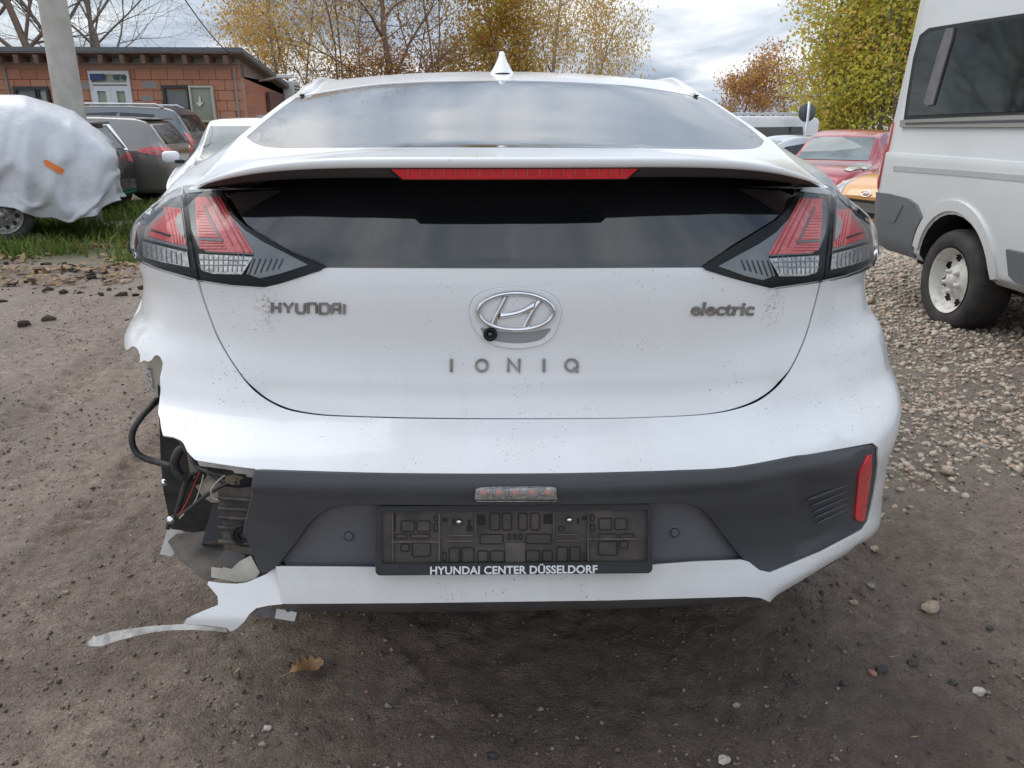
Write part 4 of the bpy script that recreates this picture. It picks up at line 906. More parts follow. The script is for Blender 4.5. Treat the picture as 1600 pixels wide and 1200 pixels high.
# ---- rear window below the spoiler
lg = [(335, 275), (360, 310), (372, 330), (386, 350), (408, 366), (450, 391), (509, 417), (650, 418), (800, 418.5), (950, 418), (1098, 416.5), (1137, 387), (1184, 358), (1212, 340), (1233, 317), (1252, 285)]
lgu = px(catmull(lg, 3), 8, False)
_ta = np.linspace(lgu[-1][0], lgu[0][0], 40); _tz = 1.184 - .076 * np.abs(_ta / .66) ** 4.6
lgu = np.concatenate([lgu, np.stack([_ta, _tz], 1)])
lowglass = pn('lower_rear_window', lgu, M_RGLASS, off=-.004, flange=.004, sp=.03)
# ---- lamps
def Lz(pts, side, outer=False):
    q = np.array(pts, float) / 3.871 + [180, 250]
    if side > 0:
        if outer: q = np.stack([1300.5 + (292 - q[:, 0]) * .845, q[:, 1] + 3], 1)
        else: q = np.stack([1097.5 + (508 - q[:, 0]) * .924, q[:, 1] + 2.5], 1)
    return q
OL_in = {-1: [(291, 291.5), (340, 286), (345, 298), (352, 312), (361, 327), (371, 342), (385, 354), (412, 370), (456, 396), (506, 415.5), (509, 418.5), (501, 423), (438, 441.5), (413, 447.5), (361, 444), (313, 436.5), (307, 405), (297, 353), (291.5, 310)],
         1: [(1255, 292.5), (1276, 293.5), (1297.5, 296.5), (1298.5, 327), (1292, 379), (1285.5, 437), (1279, 438), (1204.5, 449), (1163, 438.5), (1099, 421), (1097.5, 417), (1137, 390.5), (1184, 362), (1213, 344.5), (1235, 321)]}
OL_out = {-1: [(288.5, 293.5), (288.5, 310), (294, 353), (303.5, 405), (309.5, 435.5), (285, 428.5), (257, 420.5), (240, 414.5), (221.5, 406)],
          1: [(1302, 298.5), (1301.5, 327), (1295.5, 379), (1288.5, 436), (1320, 429), (1344, 420.5), (1357, 412.5)]}
def lamp(side):
    inn = pn('tail_lamp', px(OL_in[side], 6), M_BLACKG, off=.001, flange=.02, sp=.02)
    inner_polys = [
        ('reflector', M_LPALE, [(442, 170), (612, 150), (634, 186), (446, 205)], .003),
        ('reflector', M_LGREY, [(452, 300), (480, 235), (640, 232), (700, 340), (790, 430), (900, 500), (1045, 572), (1168, 636), (1000, 690), (880, 716), (800, 690), (845, 575), (560, 560), (505, 520), (470, 430)], .003),
        ('reflector', M_REDL, [(496, 235), (640, 228), (700, 335), (846, 566), (690, 560), (590, 556), (520, 540), (508, 470), (496, 330)], .0045),
        ('reflector', M_SILV, [(515, 572), (840, 590), (775, 694), (600, 690), (530, 668)], .0045)]
    for nm, mm, pg, of in inner_polys:
        pn(nm, px(Lz(pg, side), 6), mm, inn, off=of, flange=.0015, bevel=.0004, sp=.015, world=False)
    # ribs, the dark V line and the glow strips
    def bar(p, q, w, mm, of, nm='lamp_rib'):
        p, q = np.array(p, float), np.array(q, float); d = q - p; d /= np.hypot(*d); n_ = np.array([-d[1], d[0]]) * w / 2
        pn(nm, px(Lz([p + n_, q + n_, q - n_, p - n_], side), 5), mm, inn, off=of, flange=.0015, bevel=.0003, sp=.02, world=False)
    bar((545, 285), (655, 500), 13, M_LGREY, .0058); bar((662, 493), (516, 484), 13, M_LGREY, .0061)
    for (p, q) in [((566, 232), (720, 520)), ((600, 230), (790, 562)), ((626, 230), (825, 564))]: bar(p, q, 9, M_REDD, .0058)
    pn('lamp_wedge', px(Lz([(505, 300), (540, 300), (636, 482), (518, 474)], side), 5), M_REDL, inn, off=.0052, flange=.001, bevel=.0003, sp=.02, world=False)
    for k in range(6): bar((850 + 34 * k, 600), (812 + 36 * k, 700 - 8 * k), 4, M_LDARK, .0052)
    for k in range(9): bar((545 + 30 * k, 580), (548 + 28 * k, 678), 3.5, M_LPALE, .0058)
    for k in range(2): bar((522, 606 + 36 * k), (812 - 22 * k, 612 + 28 * k), 4, M_LPALE, .0064)
    for k in range(14): bar((510 + k * 1, 320 + 17 * k), (560 + 9.5 * k, 321 + 17 * k), 2.5, M_REDD, .0060)
    pn('lens', px(OL_in[side], 6), M_LENS, inn, off=.011, flange=.011, bevel=.003, sp=.02, world=False)
    # outer lamp wraps onto the quarter
    if side < 0:
        ext = np.array([[-1.06, .962], [-1.11, 1.0], [-1.08, 1.045], [-1.0, 1.078]])
        top = px([(239, 331), (265, 309)], 6, False)
    else:
        ext = np.array([[1.06, .962], [1.11, 1.0], [1.08, 1.045], [1.0, 1.078]])
        top = px([(1341, 331), (1319, 313)], 6, False)
    lo = np.concatenate([px(OL_out[side], 6, False), ext, top])
    ou = pn('tail_lamp', lo, M_BLACKG, off=.001, flange=.02, sp=.02)
    for nm, mm, pg, of in [
        ('reflector', M_LGREY, [(190, 420), (300, 300), (400, 215), (420, 330), (445, 560), (178, 480)], .003),
        ('reflector', M_REDD, [(205, 462), (232, 400), (300, 335), (348, 468), (352, 505)], .0045),
        ('reflector', M_REDL, [(300, 292), (405, 300), (438, 520), (355, 508), (322, 420)], .0045),
        ('reflector', M_SILV, [(178, 496), (445, 564), (458, 652), (300, 622), (182, 590)], .0045),
        ('reflector', M_LPALE, [(372, 372), (412, 325), (432, 480), (400, 450)], .006)]:  # pale stripe here is a cream reflection painted on, not a lamp part
        pn(nm, px(Lz(pg, side, True), 5), mm, ou, off=of, flange=.0015, bevel=.0004, sp=.015, world=False)
    s_ = side
    pn('side_marker', np.array([[s_ * .97, .985], [s_ * 1.05, .985], [s_ * 1.06, 1.02], [s_ * .96, 1.025]])[::(1 if s_ > 0 else -1)], M_ORANGE, ou, off=.004, flange=.001, sp=.03, world=False)
    def bar2(p, q, w, mm, of):
        p, q = np.array(p, float), np.array(q, float); d = q - p; d /= np.hypot(*d); n_ = np.array([-d[1], d[0]]) * w / 2
        pn('lamp_rib', px(Lz([p + n_, q + n_, q - n_, p - n_], side, True), 5), mm, ou, off=of, flange=.0015, bevel=.0003, sp=.02, world=False)
    bar2((232, 432), (346, 466), 11, M_BLACKG, .006); bar2((180, 486), (440, 548), 9, M_BLACKG, .006)
    for k in range(4): bar2((325 + 24 * k, 300 + 4 * k), (372 + 16 * k, 510), 5, M_REDD, .0058)
    for k in range(8): bar2((200 + 30 * k, 510 + 8 * k), (204 + 30 * k, 590 + 7 * k), 5, M_LGREY, .0056)
    pn('lens', lo, M_LENS, ou, off=.012, flange=.012, bevel=.004, sp=.02, world=False)
lamp(-1); lamp(1)

# ---- swept upper body: spoiler, rear window, roof
rail_px = [(1290, 291, .25), (1266, 272, .34), (1240, 252, .46), (1202, 217, .70), (1150, 181, 1.02), (1100, 150, 1.36), (1062, 132, 1.85)]
rr = np.array([aty(*p) for p in rail_px]); RY = [-.2, .10] + [p[2] for p in rail_px] + [2.4, 2.9, 3.35, 3.7, 4.15, 4.4]
RX = [.62, .622] + list(rr[:, 0]) + [.655, .64, .70, .76, .76, .70]; RZ = [1.10, 1.115] + list(rr[:, 2]) + [1.385, 1.31, 1.09, .93, .80, .62]
fRX = smoothf(pchip(RY, RX), -.2, 4.4, .08); fRZ = smoothf(pchip(RY, RZ), -.2, 4.4, .06)
CY = [-.2, .04, .16, .30, .5, .8, 1.25, 1.6, 1.9, 2.4, 2.9, 3.35, 3.7, 4.15, 4.4]
CZ = [1.185, 1.1935, 1.199, 1.203, 1.235, 1.293, 1.373, 1.412, 1.431, 1.435, 1.37, 1.16, .99, .87, .66]
fCZ = smoothf(pchip(CY, CZ), -.2, 4.4, .07)
def lipY(xh): return .035 + .215 * np.abs(xh) ** 2.6
def s2(xh, y):
    xh = np.asarray(xh, float); y = np.asarray(y, float)
    Y = y + (lipY(xh) - .035) * np.clip(1 - (y - .035) / 1.1, 0, 1)
    zc, zr, w = fCZ(np.maximum(y, .035)), fRZ(Y), fRX(Y)
    q = np.minimum(np.abs(xh), 1.0); ex = 2.3 + 2.6 * np.clip(1 - (y - .035) / .30, 0, 1)
    return np.stack([xh * w, Y, zc - (zc - zr) * q ** ex], -1)
S2 = Sheet(s2, (-1, 1), (.035, 2.6), 201, 420)
wl = catmull([(386, 214), (405, 226), (440, 231), (520, 230.5), (660, 230), (800, 230.5), (950, 231.5), (1080, 232.5), (1160, 233), (1185, 229), (1193, 219)], 3)
wt = catmull([(1193, 219), (1172, 200), (1140, 174), (1100, 150.5), (1050, 141), (1000, 135), (900, 128.5), (790, 125.5), (660, 127.5), (560, 134), (482, 143.5), (455, 158), (420, 184), (386, 214)], 3)
win = S2.uv(densify(np.concatenate([wl[:-1], wt[:-1]]), 9))
rear_win = pn('upper_rear_window', win, M_RGLASS2, sh=S2, off=-.0015, flange=.006, bevel=.001, sp=.05)
ytop = float(np.interp(0, [0, 1], [1.27, 1.27]))
frame_loop = densify([(-1, .040), (1, .040), (1, 1.3), (-1, 1.3)], .03)
def grow(lp, d):
    lp = np.asarray(lp); 
    if area2(lp) < 0: lp = lp[::-1]
    T_ = np.roll(lp, -1, 0) - np.roll(lp, 1, 0); T_ /= np.linalg.norm(T_, axis=1)[:, None]
    return lp + d * np.stack([T_[:, 1], -T_[:, 0]], 1)
hole = grow(win, .004); hole[:, 0] = np.clip(hole[:, 0], -.985, .985); hole[:, 1] = np.clip(hole[:, 1], .06, 1.285)
win_frame = pn('spoiler', frame_loop, M_WHITE, sh=S2, flange=.006, bevel=.001, sp=.035, holes=[hole])
roof_loop = densify([(-1, 1.304), (1, 1.304), (1, 2.95), (-1, 2.95)], .06)
pn('roof', roof_loop, M_WHITE, sh=S2, flange=.006, sp=.07)
pn('windscreen', densify([(-.96, 2.955), (.96, 2.955), (.96, 3.62), (-.96, 3.62)], .08), M_RGLASS, sh=S2, flange=.004, sp=.1)
pn('bonnet', densify([(-1, 3.62), (1, 3.62), (1, 4.4), (-1, 4.4)], .08), M_WHITE, sh=S2, flange=.004, sp=.1)
# trailing edge of the spoiler, its dark underside
xs = np.linspace(-1, 1, 81)
def lipstrip(prof):
    rows = []
    for (dyy, dzz) in prof:
        b_ = s2(xs, np.full_like(xs, .040)); fade = 1 - .92 * np.abs(xs) ** 5
        rows.append(b_ + np.stack([0 * xs, dyy * np.maximum(fade, .2), dzz * fade], -1))
    return np.array(rows)
mb = MB(); mb.grid(lipstrip([(0, -.0003), (-.003, -.002), (-.0045, -.005), (-.004, -.012), (0, -.0165), (.005, -.0175)])); mb.build('spoiler_lip', M_WHITE, win_frame, True)
mb = MB(); mb.grid(lipstrip([(.005, -.0178), (.012, -.022), (.02, -.034), (.06, -.0375), (.13, -.036), (.30, -.034)])); mb.build('spoiler_underside', M_SPUND, car, True, True)
# high brake light under the lip
def lipP(x_, dyy, dzz):
    w = float(fRX(.1)); p = s2(np.array([x_ / w]), np.array([.040]))[0]; return p + np.array([0, dyy, dzz])
xl, xr = aty(610, 264, .06)[0], aty(998, 264, .06)[0]
def bl_grid(x0, x1, i0, i1, dy0, zt_, zb_):
    top = np.linspace(x0, x1, 40); bot = np.linspace(x0 + i0, x1 - i1, 40)
    return np.array([[lipP(t_, dy0 + .012, zt_) for t_ in top], [lipP(t_, dy0, zt_ - .001) for t_ in top], [lipP(t_, dy0 + .003, zb_) for t_ in bot], [lipP(t_, dy0 + .03, zb_ - .001) for t_ in bot]])
mb = MB(); mb.grid(bl_grid(xl - .006, xr + .006, .022, .022, .010, -.0182, -.0385)); hb = mb.build('high_brake_light', M_BLACKG, car, False, True)
mb = MB(); mb.grid(bl_grid(xl, xr, .020, .020, .0075, -.0186, -.0365)); mb.build('brake_light_lens', M_RED, hb, False)
for k in range(19):
    xk = xl + .03 + (xr - xl - .06) * k / 18; mb = MB(); c = lipP(xk, .0074, -.027); mb.box(c, (.0022, .002, .012)); mb.build('light_divider', M_REDD, hb)
# roof mouldings
for s_ in (-1, 1):
    yy = np.linspace(1.30, 2.7, 20); pts = s2(np.full(20, s_ * .93), yy) + np.array([0, 0, .004])
    MB().tube(pts, [.004] + [.013] * 18 + [.004], 8).build('roof_moulding', M_WHITE, car, True, True)
    pe = s2(np.array([s_ * .93]), np.array([1.285]))[0]
    MB().box(pe + np.array([0, 0, .002]), (.014, .02, .005), bev=.002).build('moulding_end', M_BLK, car, True, True)
# shark fin aerial
ab = s2(np.array([0.0]), np.array([1.50]))[0]; p0 = aty(785, 118, ab[1]); ax = p0[0]
fin = MB(); prof = []
za, zb_ = ab[2] - .004, aty(785, 78, ab[1])[2]
rows = []
for k in range(9):
    t_ = k / 8; w_ = .040 * (1 - t_) ** 1.45 + .0085; y0 = ab[1] + .075 * t_ - .02 ; y1 = ab[1] + .15 - .04 * t_
    z_ = za + (zb_ - za) * t_; ring = []
    for q in np.linspace(0, 2 * math.pi, 17)[:-1]:
        ring.append((ax + w_ * math.cos(q), (y0 + y1) / 2 + (y1 - y0) / 2 * math.sin(q), z_))
    rows.append(ring)
for r_ in rows: fin.v += r_
for i in range(8):
    for j in range(16): fin.f.append((i * 16 + j, i * 16 + (j + 1) % 16, (i + 1) * 16 + (j + 1) % 16, (i + 1) * 16 + j))
fin.f.append(tuple(8 * 16 + j for j in range(16)))
fo = fin.build('aerial', M_WHITE, car, True, True)
MB().lathe([(.036, -.003), (.038, 0), (.036, .003)], 16, Matrix.Translation((ax, ab[1] + .06, za + .004)) @ Matrix.Diagonal((1, 2.2, 1, 1))).build('aerial_seal', M_BLK, fo, True)

# ---- flanks (hidden behind the tail from here)
def a_of_Y(Y, z):
    ts = np.linspace(0, _t[-1] - .02, 800); return float(np.interp(Y, YCf(z) + _fy(ts), ts))
for s_ in (-1, 1):
    # ruled shoulder and side glass between the rail and the belt line
    ys = np.concatenate([np.linspace(.235, .6, 12), np.linspace(.66, 3.6, 40)])
    zb2 = np.interp(ys, [.235, .36, .5, .7, 1.0, 3.6], [1.129, 1.112, 1.086, 1.0, .965, .93])
    top = np.stack([s_ * fRX(ys), ys, fRZ(ys)], 1)
    bot = np.array([s1(s_ * a_of_Y(y_, z_), z_) for y_, z_ in zip(ys, zb2)])
    G = np.array([top * (1 - t_) + bot * t_ + np.clip((ys - .30) / .25, 0, 1)[:, None] * np.array([s_ * .022 * math.sin(math.pi * t_), 0, .012 * math.sin(math.pi * t_)]) for t_ in np.linspace(0, 1, 9)])
    k0 = 16
    mb = MB(); mb.grid(G[:, :k0 + 1]); mb.build('rear_pillar', M_WHITE, car, True, True)
    mb = MB(); mb.grid(G[:2, k0:]); mb.build('cant_rail', M_WHITE, car, True, True)
    mb = MB(); mb.grid(G[1:, k0:]); mb.build('side_window', M_RGLASS, car, True, True)
    # rear quarter and doors with the arch cut out
    f0 = 1.175 if s_ > 0 else 1.16
    a0 = f0; aN = _t[-1] - .05
    lp = [(a0, .34), (a0, .942), (1.10, .955), (1.125, 1.0), (1.08, 1.035), (a_of_Y(.5, 1.05), 1.052), (a_of_Y(.7, 1.0), .998), (a_of_Y(1.0, .96), .962), (aN, .94), (aN, .24)]
    wy = .93; arch = []
    for q in np.linspace(0, math.pi, 24):
        y_, z_ = wy + .36 * math.cos(q), .32 + .355 * math.sin(q); arch.append((a_of_Y(y_, max(z_, .24)), max(z_, .24)))
    if s_ < 0: lp[0] = (1.20, .62); lp[1] = (1.20, .90)
    lp = lp[:-1] + [(aN, .24), (arch[0][0], .24)] + arch + [(arch[-1][0], .34)]
    lp = [p for p in lp if p[0] >= a0 - .08]
    if s_ < 0: lp = [p for p in lp if p[0] >= 1.22 and not (p[1] < .62 and p[0] < 1.30)]
    lp = np.array(lp); lp[:, 0] *= s_
    pn('quarter_panel', densify(lp, .05), M_WHITE, flange=.006, sp=.08)
    # wheel
    fr = Matrix.Translation((s_ * .72, wy, .315)) @ Matrix.Rotation(R(90) * s_, 4, 'Y')
    w = MB().lathe([(.19, -.09), (.27, -.105), (.31, -.09), (.315, -.05), (.315, .05), (.31, .09), (.27, .105), (.19, .09)], 40, fr, True).build('wheel', M_TYRE, car, True, True)
    MB().lathe([(.01, .07), (.06, .072), (.09, .05), (.17, .06), (.195, .085)], 32, fr).build('rim', M_BADGE, w, True)
    MB().lathe([(.35, -.26), (.35, .12)], 30, fr).build('arch_liner', M_UND, car, True, True)
MB().box((0, 2.4, .30), (1.30, 4.0, .12)).build('underbody', M_UND, car, False, True)
MB().box((0, 2.2, .72), (1.25, 3.7, .50)).build('cabin_floor', M_UND, car, False, True)
MB().box((0, 4.30, .55), (1.5, .3, .55), bev=.12).build('front_bumper', M_WHITE, car, True, True)

# ---- lower lip and rear floor
lipL = S1.uv([(440, 944), (620, 943), (800, 941), (1000, 937.5), (1150, 933), (1190, 936)])
top = s1(lipL[:, 0], lipL[:, 1]) + np.array([0, .016, .006]); 
bot = np.array([aty(x_, y_, t_[1] + .035) for (x_, y_), t_ in zip([(450, 955), (620, 956), (800, 954.5), (1000, 950), (1150, 941), (1192, 938)], top)])
back = bot + np.array([0, .25, .03])
MB().grid(np.array([catmull(q, 5) for q in (top, bot, bot + np.array([0, .012, -.002]), back)])).build('lower_lip', mat('grey_lip_plastic', (.16, .16, .165), .5, c2=(.10, .10, .105), nscale=5), car, True, True)

# ---- plate holder
Yp = lambda py: -.022 + (843 - py) * .00025
def PL(u, v, d): return aty(u, v, Yp(v) - d)
def rrect(x0, y0, x1, y1, r, n=4):
    o = []
    for cx, cy, a0 in ((x1 - r, y0 + r, -90), (x1 - r, y1 - r, 0), (x0 + r, y1 - r, 90), (x0 + r, y0 + r, 180)):
        for k in range(n + 1):
            q = R(a0 + 90 * k / n); o.append((cx + r * math.cos(q), cy + r * math.sin(q)))
    return o
def skew(pts): return [(x, y - (x - 803) * .0085) for x, y in pts]
def ring_prism(mb, outer, inner, fn, d0, d1):
    n = len(outer); k = len(mb.v)
    for pts, d in ((outer, d0), (outer, d1), (inner, d1), (inner, d0)):
        mb.v += [tuple(float(c) for c in fn(u, v, d)) for u, v in pts]
    for a in range(3):
        for j in range(n): mb.f.append((k + a * n + j, k + a * n + (j + 1) % n, k + (a + 1) * n + (j + 1) % n, k + (a + 1) * n + j))
holder = MB().prism(skew(rrect(588, 793, 1018, 895, 7)), PL, -.012, .001).build('plate_holder', M_PLATE, car, False, True)
mb = MB(); ring_prism(mb, skew(rrect(586.5, 789.5, 1019.5, 897.5, 8)), skew(rrect(596, 797.5, 1012, 878.5, 4)), PL, -.010, .009); mb.build('plate_frame', M_PFRAME, holder, False, auto=40)
MB().prism(skew(rrect(592, 879.5, 1014, 896, 3)), PL, .0, .011).build('name_strip', M_PFRAME, holder, False, auto=40)
Zc = lambda x, y: (560 + x / 3.2, 740 + y / 3.2)
rng = random.Random(5)
def pocket(x0, y0, x1, y1, r=10, w=5):
    a = Zc(x0, y0); b = Zc(x1, y1); rr_ = min(r / 3.2, abs(b[0] - a[0]) * .45, abs(b[1] - a[1]) * .45)
    mb = MB(); ring_prism(mb, rrect(a[0], a[1], b[0], b[1], rr_), rrect(a[0] + w / 3.2, a[1] + w / 3.2, b[0] - w / 3.2, b[1] - w / 3.2, rr_ * .6), PL, .0008, .0030); mb.build('holder_groove', M_BLK, holder)
    MB().prism(rrect(a[0] + 1, a[1] + 1, b[0] - 1, b[1] - 1, rr_ * .7), PL, .0008, .0016 + rng.random() * .0006).build('holder_pocket', M_PLATE, holder)
for q in [(212, 234, 282, 292), (290, 234, 360, 292), (656, 196, 708, 284), (718, 196, 768, 284), (798, 196, 846, 284), (860, 196, 908, 284), (1200, 222, 1268, 284), (1280, 222, 1346, 282),
          (268, 344, 362, 416), (210, 350, 256, 390), (452, 368, 508, 446), (514, 368, 580, 446), (594, 384, 650, 444), (658, 384, 732, 444), (836, 382, 908, 444), (918, 382, 972, 442), (990, 364, 1048, 442), (1056, 364, 1112, 440), (1198, 338, 1296, 410), (1306, 336, 1350, 376),
          (606, 302, 726, 354), (836, 300, 966, 352), (182, 300, 246, 326), (256, 300, 360, 326), (1200, 300, 1296, 326), (1306, 300, 1380, 324), (376, 210, 400, 240), (376, 250, 400, 290), (1160, 204, 1182, 240), (1160, 250, 1182, 290), (420, 390, 440, 440), (1126, 390, 1144, 438),
          (744, 300, 762, 332), (774, 300, 790, 332), (802, 300, 820, 332), (540, 262, 568, 288), (1000, 262, 1028, 288)]: pocket(*q)
for (x0, y0, x1, y1) in [(596, 206, 634, 258), (926, 202, 968, 252), (420, 222, 444, 240), (470, 226, 480, 256), (1092, 222, 1104, 250), (1118, 214, 1138, 232), (548, 232, 560, 280), (178, 196, 186, 290)]:
    a = Zc(x0, y0); b = Zc(x1, y1); MB().prism([(a[0], a[1]), (b[0], a[1]), (b[0], b[1]), (a[0], b[1])], PL, .0008, .0024).build('holder_slot', M_BLK, holder)
for (x0, y0, x1, y1) in [(165, 336, 410, 345), (1150, 322, 1395, 331), (400, 200, 408, 440), (1146, 200, 1152, 440), (168, 200, 174, 440), (584, 190, 589, 300), (974, 190, 980, 300), (440, 306, 575, 312), (436, 334, 576, 341), (990, 302, 1100, 308), (990, 332, 1104, 338)]:
    a = Zc(x0, y0); b = Zc(x1, y1); MB().prism([(a[0], a[1]), (b[0], a[1]), (b[0], b[1]), (a[0], b[1])], PL, .0008, .005).build('holder_rib', M_PLDUST, holder)
a = Zc(735, 345); b = Zc(833, 446); MB().prism([(a[0], a[1]), (b[0], a[1]), (b[0], b[1]), (a[0], b[1])], PL, .0008, .0030).build('holder_pad', M_PLDUST, holder)
for sx, sy in ((503, 240), (1054, 230)):
    c = PL(*Zc(sx, sy), .004); fr = Matrix.Translation(V(c)) @ Matrix.Rotation(R(90), 4, 'X')
    MB().lathe([(.0001, .006), (.003, .0058), (.0055, .0035), (.006, 0)], 14, fr).build('screw', M_CHROME, holder, True)
# ---- flat lettering helpers
def text_mesh(s, offset=0.0, spacing=1.0):
    cu = bpy.data.curves.new('t', 'FONT'); cu.body = s; cu.offset = offset; cu.space_character = spacing; cu.resolution_u = 4
    o = bpy.data.objects.new('t', cu); COL.objects.link(o); bpy.context.view_layer.update()
    me = o.evaluated_get(bpy.context.evaluated_depsgraph_get()).to_mesh()
    vs_ = np.array([v.co[:2] for v in me.vertices]); fs = [tuple(p.vertices) for p in me.polygons]
    bpy.data.objects.remove(o); bpy.data.curves.remove(cu); return vs_, fs
def raise_mesh(name, vs_, fs, top, bottom, m, parent):
    """top(vs)/bottom(vs): arrays of points; walls round the open edges"""
    T_, B_ = top(vs_), bottom(vs_); n = len(vs_); cnt = {}
    for f in fs:
        for i in range(len(f)): cnt[(f[i], f[(i + 1) % len(f)])] = 1
    bnd = [(a, b) for (a, b) in cnt if (b, a) not in cnt]
    fs2 = [tuple(f) for f in fs] + [(b, a, a + n, b + n) for a, b in bnd]
    mb = MB(); mb.v = [tuple(p) for p in T_.tolist()] + [tuple(p) for p in B_.tolist()]; mb.f = fs2
    return mb.build(name, m, parent, False, parent.type == 'EMPTY')
def fit(vs_, x0, y0, x1, y1, shear=0):
    lo, hi = vs_.min(0), vs_.max(0); q = (vs_ - lo) / (hi - lo)
    return np.stack([x0 + (x1 - x0) * q[:, 0] + shear * q[:, 1], y1 + (y0 - y1) * q[:, 1]], 1)
tv, tf = text_mesh('HYUNDAI CENTER DÜSSELDORF', .030, 1.03)
tv = fit(tv, 672, 881.3, 933.5, 897); tv[:, 1] -= (tv[:, 0] - 803) * .0085
raise_mesh('frame_lettering', tv, tf, lambda q: np.array([PL(u, v, .0118) for u, v in q]), lambda q: np.array([PL(u, v, .0105) for u, v in q]), M_WTXT, holder)
# raised badges on the tailgate
def badge(name, vs_, fs, m, h=.003, parent=car, base=0.0):
    uv = S1.uv(vs_); dp = tg_disp(uv)[:, None] * S1.normal(uv[:, 0], uv[:, 1])
    return raise_mesh(name, vs_, fs, lambda q: S1.at(uv, base + h) + dp, lambda q: S1.at(uv, base - .001) + dp, m, parent)
def strokes(lines, w):
    """polylines (x, y down) drawn with a square pen; quads"""
    vs_, fs = [], []
    for ln in lines:
        P_ = np.array(ln, float); closed = np.allclose(P_[0], P_[-1]) and len(P_) > 2
        n = len(P_); k = len(vs_)
        for i in range(n):
            if closed: a = P_[i] - P_[i - 1 if i else n - 2]; b = P_[(i + 1) if i < n - 1 else 1] - P_[i]
            else: a = P_[i] - P_[max(i - 1, 0)]; b = P_[min(i + 1, n - 1)] - P_[i]
            if not closed and i == 0: a = b
            if not closed and i == n - 1: b = a
            a = a / max(np.hypot(*a), 1e-9); b = b / max(np.hypot(*b), 1e-9); t_ = a + b; t_ /= max(np.hypot(*t_), 1e-9)
            nn = np.array([-t_[1], t_[0]]); sc = 1 / max(.8, float(nn @ np.array([-a[1], a[0]])))
            vs_ += [P_[i] + nn * w / 2 * sc, P_[i] - nn * w / 2 * sc]
        for i in range(n - 1): fs.append((k + 2 * i, k + 2 * i + 1, k + 2 * i + 3, k + 2 * i + 2))
    return np.array(vs_), fs
def circ(cx, cy, rx, ry, n=28, a0=0, a1=360): return [(cx + rx * math.cos(R(a0 + (a1 - a0) * k / n)), cy + ry * math.sin(R(a0 + (a1 - a0) * k / n))) for k in range(n + 1)]
# maker's name, angular capitals (unit cell 1 x 1, y down)
GL = {'H': [[(0, 0), (0, 1)], [(1, 0), (1, 1)], [(0, .5), (1, .5)]], 'Y': [[(0, 0), (.5, .55), (1, 0)], [(.5, .5), (.5, 1)]], 'U': [[(0, 0), (0, .8), (.2, 1), (.8, 1), (1, .8), (1, 0)]],
      'N': [[(0, 1), (0, 0), (.8, 0), (1, .2), (1, 1)]], 'D': [[(0, 0), (.75, 0), (1, .22), (1, .78), (.75, 1), (0, 1), (0, 0)]], 'A': [[(0, 1), (0, .2), (.2, 0), (1, 0), (1, 1)], [(0, .55), (1, .55)]], 'I': [[(.5, 0), (.5, 1)]]}
x = 426.0
for ch, w in zip('HYUNDAI', (12, 15, 13, 13, 13.5, 12, 3)):
    ln = [[(x + u * w, 472.5 + v * 15.5 + (x - 425) * .022) for u, v in l] for l in GL[ch]]
    badge('badge_letter', *strokes(ln, 3.6), M_BADGE, .0035); x += w + 5.4
for ch, cx in zip('IONIQ', (705.5, 753, 803, 850, 893)):
    y0, y1 = 560.5, 581.0; yc = (y0 + y1) / 2
    ln = {'I': [[(cx, y0), (cx, y1)]], 'O': [circ(cx, yc, 9, 9)], 'N': [[(cx - 8.5, y1), (cx - 8.5, y0), (cx + 8.5, y1), (cx + 8.5, y0)]], 'Q': [circ(cx, yc - .3, 9.5, 9), [(cx + 2.5, yc + 3.5), (cx + 10.5, yc + 10.5)]]}[ch]
    badge('badge_letter', *strokes(ln, 4.2 if ch in 'IN' else 3.6), M_BADGE, .0035)
tv, tf = text_mesh('electric', .022, 1.0); badge('badge_script', fit(tv, 1078, 472, 1176, 493, 4), tf, M_BADGE, .0035)
# emblem plinth, grip and camera
plinth = catmull([(733.4, 484), (742.5, 463), (771.5, 451), (806, 448), (840.4, 451.5), (865.7, 462.6), (877.3, 484), (873, 506), (862, 528), (840, 540.6), (806, 545), (771.5, 539), (750, 526), (737.5, 506)], 4, True)
pn('emblem_gap', S1.uv(plinth + 0), M_BLK, off=.0012, flange=.001, bevel=.0004, sp=.02)
sm = (plinth - [805.5, 497]) * [.968, .955] + [805.5, 497]
em = pn('emblem_plinth', S1.uv(sm), M_WHITE, off=.005, flange=.005, bevel=.003, sp=.012)
slot = catmull([(751, 511), (757, 521), (770, 530), (790, 534), (806, 535), (825, 534), (845, 529), (856, 519), (860, 512.5), (850, 513), (830, 517.5), (806, 519), (782, 517.5), (764, 513)], 3, True)
pn('grip_slot', S1.uv(slot), mat('grip_shadow_plastic', (.30, .30, .31), .5), em, off=.0056, flange=.0005, bevel=.0003, sp=.012, world=False)
cc = S1.at(S1.uv([(766, 521)]), .006)[0]; fr = Matrix.Translation(V(cc)) @ Matrix.Rotation(R(78), 4, 'X')
cmo = MB().lathe([(.0001, .006), (.007, .007), (.0085, .010), (.012, .008), (.0135, 0), (.0135, -.004)], 24, fr).build('reversing_camera', M_BLACKG, em, True)
MB().lathe([(.0001, .0102), (.003, .0095), (.005, .0072)], 16, fr).build('camera_lens', mat('camera_glass', (.02, .03, .06), .05, coat=1), cmo, True)
def embd(name, vs_, fs, h): return badge(name, np.array(vs_), fs, M_CHROME, h, em, .005)
ZQ = lambda l: [(380 + x_ / 2.7586, 430 + y_ / 2.7586) for x_, y_ in l]
uvr = S1.uv(circ(806, 485.5, 58.5, 28, 60)); rp = S1.at(uvr, .0078)
MB().tube(rp, .0044, 10, cap=False).build('emblem_ring', M_CHROME, em, True)
